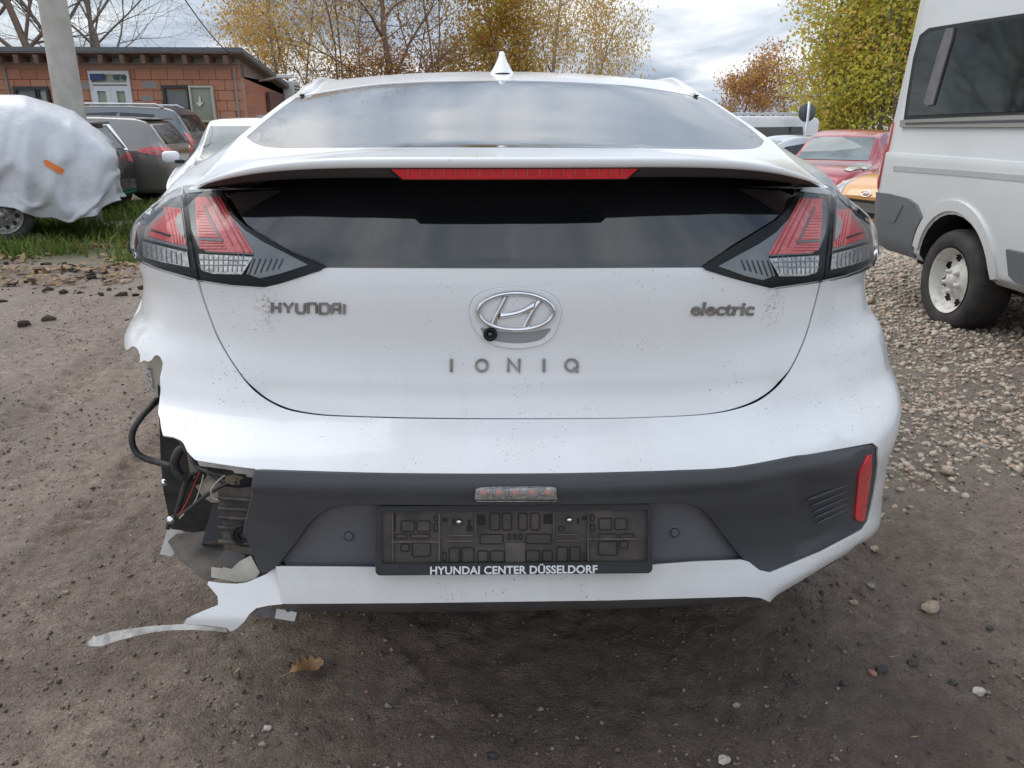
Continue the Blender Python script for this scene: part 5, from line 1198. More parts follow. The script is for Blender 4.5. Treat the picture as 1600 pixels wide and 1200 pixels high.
def blade(name, p0, p1, h):
    P_ = catmull(p0, 6); Q_ = catmull(p1, 6); M_ = (P_ + Q_) / 2; A = S1.at(S1.uv(P_), .006); B = S1.at(S1.uv(M_), .006 + h); D = S1.at(S1.uv(Q_), .006)
    mb = MB(); mb.grid(np.array([A - (B - A) * 0 - np.array([0, -.002, 0]), A, A * .35 + B * .65 + np.array([0, -h * .25, 0]), B, D * .35 + B * .65 + np.array([0, -h * .25, 0]), D, D + np.array([0, .002, 0])])); mb.build(name, M_CHROME, em, True)
blade('emblem_stem', ZQ([(1120, 92), (1098, 130), (1078, 172), (1062, 206)]), ZQ([(1146, 88), (1128, 132), (1106, 176), (1096, 214)]), .0032)
blade('emblem_stem', ZQ([(1266, 106), (1240, 140), (1218, 180), (1200, 222)]), ZQ([(1294, 112), (1268, 146), (1246, 186), (1232, 226)]), .0034)
blade('emblem_bar', ZQ([(1112, 158), (1150, 154), (1200, 140), (1252, 110)]), ZQ([(1100, 188), (1150, 180), (1204, 168), (1254, 150)]), .0040)
# reversing light, parking sensors, reflector, vent fins
rl = [(742, 778.5), (744, 768), (750, 761), (800, 760), (862, 760), (868, 766), (870, 778.5)]
lampr = pn('rear_fog_lamp', px(catmull(rl, 2), 5), M_SILV, off=.004, flange=.010, bevel=.001, sp=.01)
for k in range(5):
    cx = 755 + 25.2 * k; pn('lamp_cup', px(circ(cx, 768.5, 10, 6.2, 14)[:-1], 4), M_LPALE if k % 2 else M_SILV, lampr, off=.0052, flange=.002, bevel=.0012, sp=.01, world=False)
    pn('lamp_bulb', px(circ(cx, 768, 5, 3.4, 10)[:-1], 3), mat('pink_bulb', (.62, .33, .29), .25) if k == 0 else bpy.data.materials['pink_bulb'], lampr, off=.0062, flange=.001, sp=.01, world=False)
pn('lens', px(catmull(rl, 2), 5), M_LENS, lampr, off=.0105, flange=.005, bevel=.002, sp=.015, world=False)
for cx, cy in ((540, 849), (1060, 843)):
    so = pn('parking_sensor', px(circ(cx, cy, 9.5, 9.5, 20)[:-1], 4), M_RECESS, off=-.0225, flange=.003, bevel=.0015, sp=.01)
    pn('sensor_ring', px(circ(cx, cy, 7.4, 7.4, 20)[:-1], 4), M_BLK, so, off=-.0219, flange=.0005, bevel=.0002, sp=.01, world=False)
    pn('sensor_face', px(circ(cx, cy, 5.6, 5.6, 18)[:-1], 4), M_RECESS, so, off=-.0208, flange=.002, bevel=.001, sp=.01, world=False)
refl = pn('rear_reflector', px([(1357, 713), (1362, 711), (1361.5, 740), (1351, 812), (1348, 814.5), (1339, 812.5), (1337, 806), (1343, 740)], 5), M_RED, off=.0005, flange=.006, bevel=.0015, sp=.012)
for (p, q) in [((1263, 786), (1338, 758)), ((1270, 795), (1338, 767)), ((1274, 804), (1337, 777)), ((1275, 813), (1336, 787)), ((1279, 821), (1335, 796))]:
    pp = px([p, q], 8, False); pts = S1.at(pp, -.0075); MB().tube(pts, [.0010] + [.0030] * (len(pts) - 2) + [.0030], 6).build('vent_fin', M_BPL, car, True, True)

# ---- the torn corner
def sheet_px(name, poly, Yf, m, thick=.004, parent=car, sp=7, smooth=True, world=True):
    VV, T, bnd = triangulate(densify(poly, sp * .8), sp); n = len(VV)
    A = np.array([aty(u, v, Yf(u, v)) for u, v in VV]); B = np.array([aty(u, v, Yf(u, v) + thick) for u, v in VV])
    fs = [tuple(f) for f in T] + [tuple(x_ + n for x_ in f[::-1]) for f in T] + [(b, a, a + n, b + n) for a, b in bnd]
    mb = MB(); mb.v = [tuple(p) for p in A.tolist()] + [tuple(p) for p in B.tolist()]; mb.f = fs
    return mb.build(name, m, parent, False, parent.type == 'EMPTY', auto=40)
M_EDGE = mat('torn_grey_strip', (.40, .39, .37), .5, c2=(.17, .155, .14), nscale=30, lo=.45, hi=.7)
sheet_px('torn_bumper_flap', [(441, 887), (431, 886), (416, 897), (400, 904), (385, 910), (370, 912), (345, 911), (326, 908), (324, 913), (332, 922), (340, 932), (341, 945), (316, 955), (292, 966), (287, 975), (320, 977), (354, 981), (360, 987), (370, 982), (381, 972), (390, 959), (400, 950.5), (420, 946), (441, 944)],
         lambda u, v: .030 - .0001 * (441 - u) - .00055 * (v - 905) + .0006 * max(0, v - 968), M_WHITE, .0035)
sheet_px('torn_edge_strip', [(287, 975), (262, 976.5), (237, 978), (205, 982), (174, 987), (150, 995), (146, 993), (143, 999), (137, 1003), (136, 1009), (146, 1010), (157, 1010), (187, 1000), (232, 989), (262, 985), (300, 984), (330, 985.5), (354, 988), (354, 982), (320, 978)],
         lambda u, v: .02 + .0006 * max(0, 300 - u) - .0012 * (v - (983 + .0011 * max(0, 300 - u) ** 1.9 * .5)), M_EDGE, .004)
sheet_px('broken_clip', [(432, 951), (446, 953), (447, 956), (452, 956.5), (453, 954), (464, 957), (460, 971), (429, 966)], lambda u, v: .06, mat('white_plastic', (.7, .7, .7), .4), .02)
sheet_px('broken_bracket', [(402, 953), (418, 948), (433, 950), (430, 967), (412, 964), (399, 961)], lambda u, v: .085, mat('grey_plastic_bracket', (.2, .2, .22), .5, c2=(.07, .07, .08), nscale=40), .02)
sheet_px('bumper_mount_rail', [(308, 720), (330, 723.5), (360, 728), (400, 735), (400, 746), (386, 745), (384, 741), (366, 739), (364, 735), (330, 730), (312, 728)], lambda u, v: .155 - .0007 * (u - 310), mat('white_mount_plastic', (.62, .62, .61), .45, c2=(.42, .4, .38), nscale=30), .012)
sheet_px('wheel_arch_liner', [(246, 600), (249, 660), (251, 720), (255, 765), (262, 800), (268, 828), (300, 832), (340, 828), (420, 830), (420, 700), (340, 660), (290, 640)], lambda u, v: .42 - .0005 * (u - 250) + .0003 * (v - 700), mat('black_arch_liner', (.014, .014, .015), .55, c2=(.04, .038, .036), nscale=25), .01)
sheet_px('inner_body_panel', [(222, 555), (262, 545), (275, 600), (262, 650), (252, 668), (247, 640), (240, 605), (229, 574)], lambda u, v: .43 - .0004 * (u - 230), M_CREAM, .01)
sheet_px('paper_label', [(227.5, 574), (234, 573), (240, 606), (235, 611), (230, 600)], lambda u, v: .421, mat('paper_label', (.6, .6, .6), .6, c2=(.2, .2, .2), nscale=160, lo=.5, hi=.55), .001)
sheet_px('body_flange', [(292, 706), (300, 722), (318, 738), (340, 744), (352, 770), (346, 786), (330, 785), (318, 778), (306, 760), (296, 735)], lambda u, v: .24 + .0003 * (u - 300), M_CREAM, .01)
sheet_px('dark_cavity_wall', [(300, 715), (420, 735), (420, 900), (340, 900), (325, 840), (330, 790), (310, 750)], lambda u, v: .36, M_DUSTY, .01)
sheet_px('grey_bracket', [(315, 850), (323, 822), (332, 787), (344, 789), (346, 840), (330, 846)], lambda u, v: .25, mat('slate_bracket', (.07, .075, .085), .5), .012)
sheet_px('undertray', [(262, 846), (275, 834), (300, 832), (345, 828), (360, 850), (356, 880), (335, 906), (326, 909), (312, 902), (298, 888), (280, 876)], lambda u, v: .30 - .0022 * (v - 832), M_DUSTY, .006)
sheet_px('loose_plate', [(250, 866), (256, 845), (262, 826), (286, 829), (283, 838), (291, 842), (290, 858), (276, 861), (268, 869)], lambda u, v: .33 - .0018 * (v - 830), mat('grey_loose_plate', (.32, .31, .30), .55, c2=(.2, .19, .175), nscale=30), .004)
duct = sheet_px('ribbed_duct', [(341, 765), (352, 760), (372, 763), (412, 757), (412, 870), (395, 867), (366, 863), (350, 858), (347, 820), (341, 792)], lambda u, v: .135 - .00055 * (u - 340), M_DUSTY, .12)
for yy_ in (778, 794, 808, 824, 846):
    pts = [aty(u, yy_ + (u - 340) * .06, .132 - .00055 * (u - 340)) for u in np.linspace(342, 398, 6)]; MB().tube(pts, .0045, 6).build('duct_rib', M_DUSTY, duct, True)
for r_, rr_ in ((.022, .005), (.014, .004)):
    c = aty(381, 836, .108); pts = [c + np.array([r_ * math.cos(q), 0, r_ * math.sin(q)]) for q in np.linspace(0, 2 * math.pi, 20)]; MB().tube(pts, rr_, 7).build('duct_collar', M_BLK, duct, True)
sheet_px('foam_block', [(337, 874), (354, 857), (370, 862), (384, 868), (376, 882), (360, 889), (346, 884)], lambda u, v: .12 - .0012 * (v - 860), mat('grey_foam', (.10, .095, .09), .9, bump=.4, bscale=300), .04)
sheet_px('cream_bumper_end', [(330, 886), (348, 888), (349, 886), (362, 889), (374, 877), (392, 868), (398, 880), (406, 894), (400, 903), (384, 909), (366, 909), (348, 905), (330, 902)], lambda u, v: .075 - .0003 * (u - 330), mat('cream_plastic', (.66, .64, .56), .4, c2=(.5, .47, .4), nscale=25), .03)
def cable(name, pts, Y, r, corr=0, m=M_HOSE):
    P_ = catmull([(*p, y_) for p, y_ in zip(pts, Y if isinstance(Y, (list, tuple)) else [Y] * len(pts))], 14 if corr else 7)
    W_ = [aty(a, b, c) for a, b, c in P_]; rs = [r * (1 + (corr * (k % 2))) for k in range(len(W_))]
    return MB().tube(W_, rs, 10).build(name, m, car, True, True)
cable('corrugated_hose', [(246, 624), (238, 633), (224, 648), (210, 668), (206, 684), (210, 702), (222, 714), (242, 721), (268, 728)], [.40, .38, .36, .345, .34, .335, .33, .325, .31], .0062, .28)
cable('wiring_loom', [(290, 698), (279, 706), (273, 722), (277, 737), (290, 748), (305, 752), (316, 742)], .20, .0088, .12)
cable('wiring_loom', [(316, 736), (300, 742), (289, 758), (282, 782), (275, 806)], .19, .0056)
cable('wiring_loom', [(371, 752), (350, 758), (325, 772), (300, 792), (278, 808)], [.13, .14, .15, .165, .18], .0042)
cable('wiring_loom', [(305, 700), (318, 726), (340, 748), (366, 756)], [.24, .20, .17, .14], .0048)
cable('wiring_loom', [(275, 806), (266, 812), (262, 826)], .19, .005)
M_WIRE = mat('red_wire', (.35, .03, .03), .5); M_WIREW = mat('pale_wire', (.5, .48, .42), .5)
cable('thin_wire', [(312, 738), (304, 756), (296, 776), (285, 797), (277, 806)], .175, .0016, 0, M_WIRE)
cable('thin_wire', [(318, 742), (312, 765), (304, 785), (290, 800), (280, 810)], .17, .0014, 0, M_WIREW)
cable('thin_wire', [(352, 742), (340, 752), (330, 766), (334, 778), (345, 782)], .13, .0016, 0, M_WIREW)
cable('wiring_loom', [(296, 712), (306, 728), (322, 736), (342, 742), (372, 748)], [.22, .19, .165, .15, .13], .0036)
sheet_px('foam_scrap', [(352, 744), (366, 741), (380, 746), (376, 756), (362, 758), (352, 753)], lambda u, v: .128, mat('brown_foam', (.24, .19, .14), .9, bump=.5, bscale=200), .02)
sheet_px('foil_scrap', [(318, 756), (330, 750), (338, 762), (334, 772), (322, 768)], lambda u, v: .19, M_CREAM, .006)
sheet_px('clip', [(283, 742), (292, 738), (297, 748), (288, 754)], lambda u, v: .16, M_BLK, .015)
sheet_px('connector', [(306, 742), (316, 732), (324, 742), (314, 756)], lambda u, v: .175, M_BLK, .02)
sheet_px('connector', [(374, 750), (396, 747), (397, 766), (384, 768), (376, 764)], lambda u, v: .12, M_BLK, .03)
for cx, cy, Y_ in ((257, 754, .395), (266, 813, .185)):
    fr = Matrix.Translation(V(aty(cx, cy, Y_))) @ Matrix.Rotation(R(90), 4, 'X')
    MB().lathe([(.0001, .007), (.005, .0068), (.0058, .002), (.0085, .0015), (.009, 0)], 14, fr).build('bolt', M_CHROME, car, True, True)
# ================================================================== parked vehicles
def section(ws, wb, wt, zb, zbelt, zte, zt):
    P_ = [(0, zb), (ws * .82, zb), (ws * .97, zb + .05), (ws, zb + .14), (wb * 1.005, zb + (zbelt - zb) * .62), (wb, zbelt - .02), (wb - .02, zbelt + .005), (wt + (wb - wt) * .45, zbelt + (zte - zbelt) * .52), (wt + .015, zte - .03), (wt - .05, zte + (zt - zte) * .45), (wt * .55, zt - (zt - zte) * .18), (0, zt)]
    return catmull(P_, 4)
def loft_body(rows, n=84, sc=1.0):
    rows = np.array(rows, float); y = rows[:, 0]; fs = [pchip(y, rows[:, k]) for k in range(1, 8)]
    yy = np.unique(np.concatenate([np.linspace(y[0], y[-1], n), y])); R_ = []
    for v in yy:
        zb, zbelt, ws, wb, wt, zte, zt = [float(f(v)) for f in fs]
        S_ = section(ws, wb, wt, zb, zbelt, zte, zt); full = np.concatenate([S_, np.stack([-S_[-2:0:-1, 0], S_[-2:0:-1, 1]], 1)])
        R_.append(np.stack([full[:, 0], np.full(len(full), v), full[:, 1]], 1))
    return np.array(R_)
def body_mesh(P_, cap=True):
    mb = MB(); a, b = P_.shape[:2]; mb.v = [tuple(p) for p in P_.reshape(-1, 3).tolist()]
    for i in range(a - 1):
        for j in range(b): mb.f.append((i * b + j, i * b + (j + 1) % b, (i + 1) * b + (j + 1) % b, (i + 1) * b + j))
    if cap: mb.f.append(tuple(range(b))[::-1]); mb.f.append(tuple((a - 1) * b + j for j in range(b)))
    return mb
def boolcut(mb, cutters, mats):
    o = mb.build('tmp', mats[0]); o.data.materials.append(mats[1]); cs = []
    for c in cutters:
        q = c.build('cut', mats[0]); q.data.materials.append(mats[1])
        for p in q.data.polygons: p.material_index = 1
        md = o.modifiers.new('b', 'BOOLEAN'); md.object = q; md.operation = 'DIFFERENCE'; md.solver = 'EXACT'; cs.append(q)
    bpy.context.view_layer.update(); me = bpy.data.meshes.new_from_object(o.evaluated_get(bpy.context.evaluated_depsgraph_get()))
    for q in cs + [o]: d = q.data; bpy.data.objects.remove(q)
    return me
class Vehicle:
    def __init__(s, name, label, cat, rows, paint, arches, r_arch, loc, rz, wheel_w=.2, half=.78, group=None):
        s.root = thing(name, label, cat, loc, rz, group); s.loc = V(loc); s.rz = rz
        P_ = loft_body(rows); cut = []
        for ya in arches:
            for sd in (-1, 1): cut.append(MB().lathe([(.001, -.22), (r_arch, -.22), (r_arch, .35), (.001, .35)], 30, Matrix.Translation((sd * half, ya, r_arch * .86)) @ Matrix.Rotation(R(90) * sd, 4, 'Y')))
        me = boolcut(body_mesh(P_), cut, (paint, M_UND)); me.name = 'body'; me.shade_smooth(); me.set_sharp_from_angle(angle=R(42))
        s.body = bpy.data.objects.new('body', me); COL.objects.link(s.body); s.body.parent = s.root
        s.bvh = BVHTree.FromPolygons([v.co.copy() for v in me.vertices], [tuple(p.vertices) for p in me.polygons])
        s.mw = Matrix.Translation(s.loc) @ Matrix.Rotation(rz, 4, 'Z')
    def cast(s, u, v, ax):
        if ax == 'S-': o, d = Vector((-5, u, v)), Vector((1, 0, 0))
        elif ax == 'S+': o, d = Vector((5, u, v)), Vector((-1, 0, 0))
        elif ax == 'R': o, d = Vector((u, -5, v)), Vector((0, 1, 0))
        elif ax == 'F': o, d = Vector((u, 12, v)), Vector((0, -1, 0))
        elif ax == 'T': o, d = Vector((u, v, 6)), Vector((0, 0, -1))
        elif ax == 'C':
            im = s.mw.inverted(); o = im @ V(CAM); d = (im.to_3x3() @ V(ray(u, v))).normalized()
        h = s.bvh.ray_cast(o, d)
        if h[0] is None:
            h = s.bvh.find_nearest(o + d * ((s.loc - V(CAM)).length if ax == 'C' else 5)); return Vector(h[0]), Vector(h[1])
        n = Vector(h[1]); n = n if n.dot(d) < 0 else -n
        return Vector(h[0]), n
    def decal(s, name, poly, ax, m, off=.008, flange=.012, sp=.08, parent=None):
        poly = np.array(poly, float); VV, T, bnd = triangulate(densify(poly, sp), sp); A = []; B = []
        for u, v in VV:
            h, n = s.cast(u, v, ax); A.append(h + n * off); B.append(h - n * flange)
        k = len(A); cen = s.bvh
        fs = [tuple(f) for f in T] + [(b, a, a + k, b + k) for a, b in bnd]; mb = MB(); mb.v = [tuple(p) for p in A + B]; mb.f = fs
        o = mb.build(name, m, parent or s.root, True, fix=True); o.data.set_sharp_from_angle(angle=R(35))
        # keep the sheet facing outwards
        f0 = o.data.polygons[0]; h, n = s.cast(*VV[list(T[0])].mean(0), ax)
        if f0.normal.dot(n) < 0: o.data.flip_normals()
        return o
    def wheel(s, x, y, r, w, rim, style='alloy', tyre=None):
        sd = 1 if x > 0 else -1; fr = Matrix.Translation((x, y, r)) @ Matrix.Rotation(R(90) * sd, 4, 'Y'); q = w / 2; ri = r * .64
        t = MB().lathe([(ri, -q), (r * .9, -q * 1.05), (r * .97, -q * .85), (r, -q * .6), (r, q * .6), (r * .97, q * .85), (r * .9, q * 1.05), (ri * 1.08, q * .98), (ri, q * .9)], 44, fr, True).build('wheel', M_TYRE, s.root, True)
        if style == 'steel': steel_rim(fr, ri, q, rim, t)
        else:
            MB().lathe([(ri, q * .9), (ri * .94, q * .8), (ri * .9, 0)], 36, fr).build('rim', rim, t, True)
            for k in range(5):
                a = 2 * math.pi * k / 5; m_ = MB().box((0, 0, 0), (ri * .92, ri * .22, .03), bev=.008); rot = fr @ Matrix.Rotation(a, 4, 'Z') @ Matrix.Translation((ri * .48, 0, q * .62)); m_.v = [tuple(rot @ Vector(p)) for p in m_.v]; m_.build('spoke', rim, t, True)
            MB().lathe([(.001, q * .82), (ri * .2, q * .78), (ri * .24, q * .5)], 20, fr).build('hub', rim, t, True)
            MB().lathe([(.001, 0), (ri * .92, 0)], 24, fr).build('brake_disc', M_UND, t, True)
        return t
def steel_rim(fr, ri, q, m, parent, holes=8):
    """pressed steel wheel with open slots"""
    rs_ = [ri * k for k in (.14, .30, .42, .50, .58, .66, .74, .80, .86, .93, 1.0)]; hs = [q * k for k in (.70, .70, .62, .48, .40, .36, .36, .42, .58, .88, .98)]
    n = holes * 8; mb = MB(); mb.v = [tuple(fr @ Vector((r * math.cos(2 * math.pi * j / n), r * math.sin(2 * math.pi * j / n), h))) for r, h in zip(rs_, hs) for j in range(n)]
    for i in range(len(rs_) - 1):
        for j in range(n):
            if i in (4, 5, 6) and j % 8 in (1, 2, 3) or (i == 5 and j % 8 in (0, 4)): continue
            mb.f.append((i * n + j, i * n + (j + 1) % n, (i + 1) * n + (j + 1) % n, (i + 1) * n + j))
    o = mb.build('rim', m, parent, True)
    MB().lathe([(.001, q * .30), (ri * .88, q * .30)], 24, fr).build('brake_drum', M_UND, parent, True)
    MB().lathe([(.001, q * .96), (ri * .16, q * .94), (ri * .22, q * .72), (ri * .30, q * .70)], 24, fr).build('hub_cap', m, parent, True)
    for k in range(5):
        a = 2 * math.pi * k / 5; p = fr @ Matrix.Rotation(a, 4, 'Z') @ Matrix.Translation((ri * .32, 0, q * .66)); MB().lathe([(.001, .03), (.014, .028), (.016, 0)], 8, p).build('wheel_nut', m, parent, True)
    return o
def gpoint(px_, d, py=215):
    """point on the ground under picture column px_, at distance Y = d"""
    p = aty(px_, py, d); p[2] = gz_big(p[0], p[1]); return p
def head(rz): return np.array([-math.sin(rz), math.cos(rz), 0])
M_SGLASS = mat('car_side_glass', (.02, .024, .026), .04, spec=.7)
M_WGLASS = mat('windscreen_glass', (.10, .125, .125), .05, spec=.7, c2=(.20, .23, .23), nscale=2)
M_RLAMP = mat('car_red_lamp', (.50, .02, .025), .2, coat=1, c2=(.60, .10, .10), nscale=9)
M_HLAMP = mat('headlamp_glass', (.55, .57, .58), .12, metal=.3, coat=1, c2=(.25, .26, .27), nscale=18)
M_NPL = mat('number_plate', (.6, .6, .57), .5, c2=(.35, .12, .12), nscale=40, lo=.55, hi=.6)
M_GREYP = mat('taupe_metallic_paint', (.20, .18, .17), .3, metal=.4, coat=1, c2=(.23, .21, .20), nscale=2)
M_DGREY = mat('slate_metallic_paint', (.13, .145, .16), .3, metal=.4, coat=1)
M_BLKP = mat('black_car_paint', (.012, .012, .014), .25, coat=1)
M_WHP = mat('plain_white_paint', (.74, .75, .765), .3, coat=1, c2=(.68, .69, .70), nscale=3)
M_SILP = mat('silver_paint', (.48, .50, .52), .32, metal=.5, coat=1)
M_REDP = mat('metallic_red_paint', (.30, .012, .022), .3, metal=.25, coat=1, c2=(.36, .02, .03), nscale=2)
M_ORP = mat('orange_paint', (.64, .31, .09), .38, coat=.8, c2=(.60, .29, .08), nscale=3)
M_VAN = mat('silver_van_paint', (.70, .72, .72), .36, metal=.15, coat=.6, c2=(.64, .66, .655), nscale=1.3, coatr=.08)
M_VPL = mat('grey_van_cladding', (.12, .13, .145), .55, c2=(.15, .155, .165), nscale=3, bump=.08, bscale=300)
# columns: y, bottom, belt, sill half width, belt half width, roof half width, roof edge height, roof height
EST = [(0, .42, .80, .70, .76, .62, .86, .90), (.06, .30, .90, .80, .84, .66, .97, 1.02), (.14, .26, .93, .84, .88, .66, 1.10, 1.15), (.34, .25, .94, .87, .90, .62, 1.36, 1.41), (.55, .25, .94, .88, .91, .60, 1.41, 1.46), (1.6, .24, .93, .90, .92, .61, 1.44, 1.49), (2.6, .24, .92, .90, .92, .60, 1.42, 1.47), (3.05, .24, .92, .90, .91, .62, 1.22, 1.28), (3.45, .24, .91, .90, .90, .70, .98, 1.03), (3.9, .25, .86, .88, .88, .70, .92, .96), (4.45, .27, .76, .84, .84, .66, .80, .84), (4.72, .34, .68, .74, .74, .58, .70, .73), (4.80, .42, .60, .60, .60, .50, .62, .64)]
def scaled(rows, L=1., H=1., W=1.): return [(r[0] * L, r[1] * H, r[2] * H, r[3] * W, r[4] * W, r[5] * W, r[6] * H, r[7] * H) for r in rows]
def both(f):
    for sd in ('S-', 'S+'): f(sd)
def side_glass(v, poly, trim=None):
    for sd in ('S-', 'S+'):
        if trim:
            c = np.mean(poly, 0); g = [(c[0] + (p[0] - c[0]) * 1.03, c[1] + (p[1] - c[1]) * 1.16) for p in poly]; v.decal('window_trim', g, sd, trim, .006, .01, .07)
        v.decal('side_window', poly, sd, M_SGLASS, .011 if trim else .007, .012, .07)
# -- taupe estate, tail towards the right
rz = R(93); o_ = gpoint(283, 12.9); tau = Vehicle('estate_car', 'taupe estate car with chrome window trim behind the covered car', 'car', EST, M_GREYP, (.98, 3.85), .36, o_, rz)
side_glass(tau, [(.62, .98), (1.5, .97), (2.6, .95), (3.15, .95), (2.75, 1.28), (2.3, 1.345), (1.5, 1.36), (.95, 1.33)], M_CHROME)
for yb in (1.40, 2.35): tau.decal('door_pillar', [(yb, .97), (yb + .09, .97), (yb + .02, 1.345), (yb - .05, 1.345)], 'S-', M_BLK, .016, .012)
tau.decal('rear_window', [(-.58, 1.03), (.58, 1.03), (.50, 1.33), (-.50, 1.33)], 'R', M_SGLASS, .008)
for sd, s_ in (('S-', -1), ('S+', 1)):
    tau.decal('tail_lamp', [(s_ * .44, .86), (s_ * .80, .84), (s_ * .80, .97), (s_ * .62, 1.0), (s_ * .46, .93)], 'R', M_RLAMP, .012, .02, .05)
    tau.decal('tail_lamp', [(.07, .86), (.42, .92), (.44, .96), (.2, 1.0), (.09, .98)], sd, M_RLAMP, .012, .02, .05)
tau.decal('chrome_bar', [(-.36, .89), (.36, .89), (.36, .915), (-.36, .915)], 'R', M_CHROME, .02, .02)
tau.decal('number_plate', [(-.26, .74), (.26, .74), (.26, .85), (-.26, .85)], 'R', M_NPL, .01)
tau.decal('rear_bumper_trim', [(-.66, .44), (.66, .44), (.68, .54), (-.68, .54)], 'R', M_BPL, .008)
tau.decal('rear_reflector', [(-.62, .565), (-.38, .565), (-.38, .60), (-.62, .60)], 'R', M_RLAMP, .01)
MB().box((0, .40, 1.435), (1.08, .26, .03), bev=.012).build('roof_spoiler', M_GREYP, tau.root, True)
for x_ in (-.84, .84):
    for y_ in (.98, 3.85): tau.wheel(x_, y_, .325, .21, M_SILP)
# -- slate estate behind it
rz = R(90); o_ = gpoint(318, 16.6); sl_ = Vehicle('tall_estate_car', 'large slate grey estate car standing behind the taupe estate', 'car', scaled(EST, 1.02, 1.16, 1.04), M_DGREY, (1.0, 3.95), .38, o_, rz)
side_glass(sl_, [(.66, 1.15), (1.5, 1.13), (2.6, 1.11), (3.2, 1.1), (2.85, 1.46), (2.3, 1.55), (1.5, 1.575), (.72, 1.53)])
for yb in (1.45, 2.4): sl_.decal('door_pillar', [(yb, 1.13), (yb + .09, 1.13), (yb + .02, 1.56), (yb - .05, 1.56)], 'S-', M_DGREY, .016, .012)
sl_.decal('rear_window', [(-.58, 1.19), (.58, 1.19), (.50, 1.53), (-.50, 1.53)], 'R', M_SGLASS, .008)
for s_ in (-1, 1):
    MB().tube([(s_ * .60, .55, 1.66), (s_ * .61, .7, 1.73), (s_ * .61, 2.5, 1.745), (s_ * .60, 2.75, 1.68)], .022, 8).build('roof_rail', M_SILP, sl_.root, True)
    sl_.decal('tail_lamp', [(s_ * .60, .92), (s_ * .84, .92), (s_ * .80, 1.16), (s_ * .66, 1.16)], 'R', M_RLAMP, .012, .02, .05)
    for y_ in (1.0, 3.95): sl_.wheel(s_ * .86, y_, .34, .22, M_SILP)
p = sl_.decal('paper_notice', [(.10, 1.02), (.42, 1.02), (.42, 1.15), (.10, 1.15)], 'R', mat('pink_notice', (.6, .12, .16), .6), .012)
# -- black wrecked hatchback peeping out behind the cover
rz = R(92); o_ = gpoint(172, 11.0); HAT = scaled(EST, .85, .97, .96); bk = Vehicle('wrecked_hatchback', 'black wrecked hatchback half hidden behind the covered car', 'car', HAT, M_BLKP, (.8, 3.2), .34, o_, rz)
side_glass(bk, [(.55, .96), (1.5, .94), (2.5, .93), (2.25, 1.22), (1.6, 1.30), (.75, 1.28)])
bk.decal('rear_window', [(-.54, 1.0), (.54, 1.0), (.46, 1.29), (-.46, 1.29)], 'R', mat('hazy_rear_glass', (.25, .26, .27), .2, spec=.6), .008)
for sd, s_ in (('S-', -1), ('S+', 1)):
    bk.decal('tail_lamp', [(s_ * .50, .80), (s_ * .76, .78), (s_ * .74, .93), (s_ * .54, .92)], 'R', M_RLAMP, .012, .02, .05); bk.decal('tail_lamp', [(.06, .80), (.28, .86), (.26, .94), (.09, .93)], sd, M_RLAMP, .012, .02, .05)
bk.decal('number_plate', [(-.26, .62), (.26, .62), (.26, .73), (-.26, .73)], 'R', mat('bare_plate_mount', (.05, .05, .05), .6), .01)
bk.decal('torn_bumper', [(-.7, .36), (.7, .40), (.72, .52), (.1, .55), (-.3, .48), (-.7, .53)], 'R', M_DUSTY, .03, .02)
bk.decal('green_strap', [(-.72, .32), (.70, .34), (.70, .365), (-.72, .345)], 'R', mat('green_strap', (.02, .22, .13), .6), .03, .02)
MB().box((0, .30, 1.37), (1.02, .24, .04), bev=.015).build('roof_spoiler', M_BLKP, bk.root, True)
for x_ in (-.80, .80):
    for y_ in (.8, 3.2): bk.wheel(x_, y_, .31, .2, M_SILP)
# -- white car nose-on, left of the crashed car
rz = R(188); fpt = np.array([-2.62, 7.1, 0]); Lw = 4.1; o_ = fpt - head(rz) * Lw; o_[2] = gz_big(o_[0], o_[1]); wc = Vehicle('white_hatchback', 'white hatchback facing us just left of the crashed car roof', 'car', scaled(EST, .855, .975, .95), M_WHP, (.8, 3.3), .34, o_, rz)
wc.decal('windscreen', [(-.60, .93), (.60, .93), (.53, 1.335), (-.53, 1.335)], 'F', M_WGLASS, .007)
side_glass(wc, [(.6, .95), (1.6, .93), (2.78, .92), (2.35, 1.25), (1.8, 1.30), (.8, 1.27)])
for s_ in (-1, 1):
    wc.decal('headlamp', [(s_ * .48, .62), (s_ * .66, .60), (s_ * .72, .70), (s_ * .62, .74), (s_ * .48, .68)], 'F', M_HLAMP, .012, .02, .04)
    mi = MB().box((s_ * .96, 2.72, .99), (.20, .10, .14), bev=.045).build('door_mirror', M_WHP, wc.root, True); MB().box((s_ * .86, 2.74, .94), (.1, .06, .04)).build('mirror_arm', M_BLK, mi)
    for y_ in (.8, 3.3): wc.wheel(s_ * .79, y_, .31, .2, M_SILP)
wc.decal('grille', [(-.40, .60), (.40, .60), (.42, .66), (-.42, .66)], 'F', M_BLK, .008, .01); wc.decal('lower_grille', [(-.45, .42), (.45, .42), (.42, .52), (-.42, .52)], 'F', M_BLK, .008, .01)
MB().box((.3, 3.1, .95), (.5, .02, .02)).build('wiper', M_BLK, wc.root)
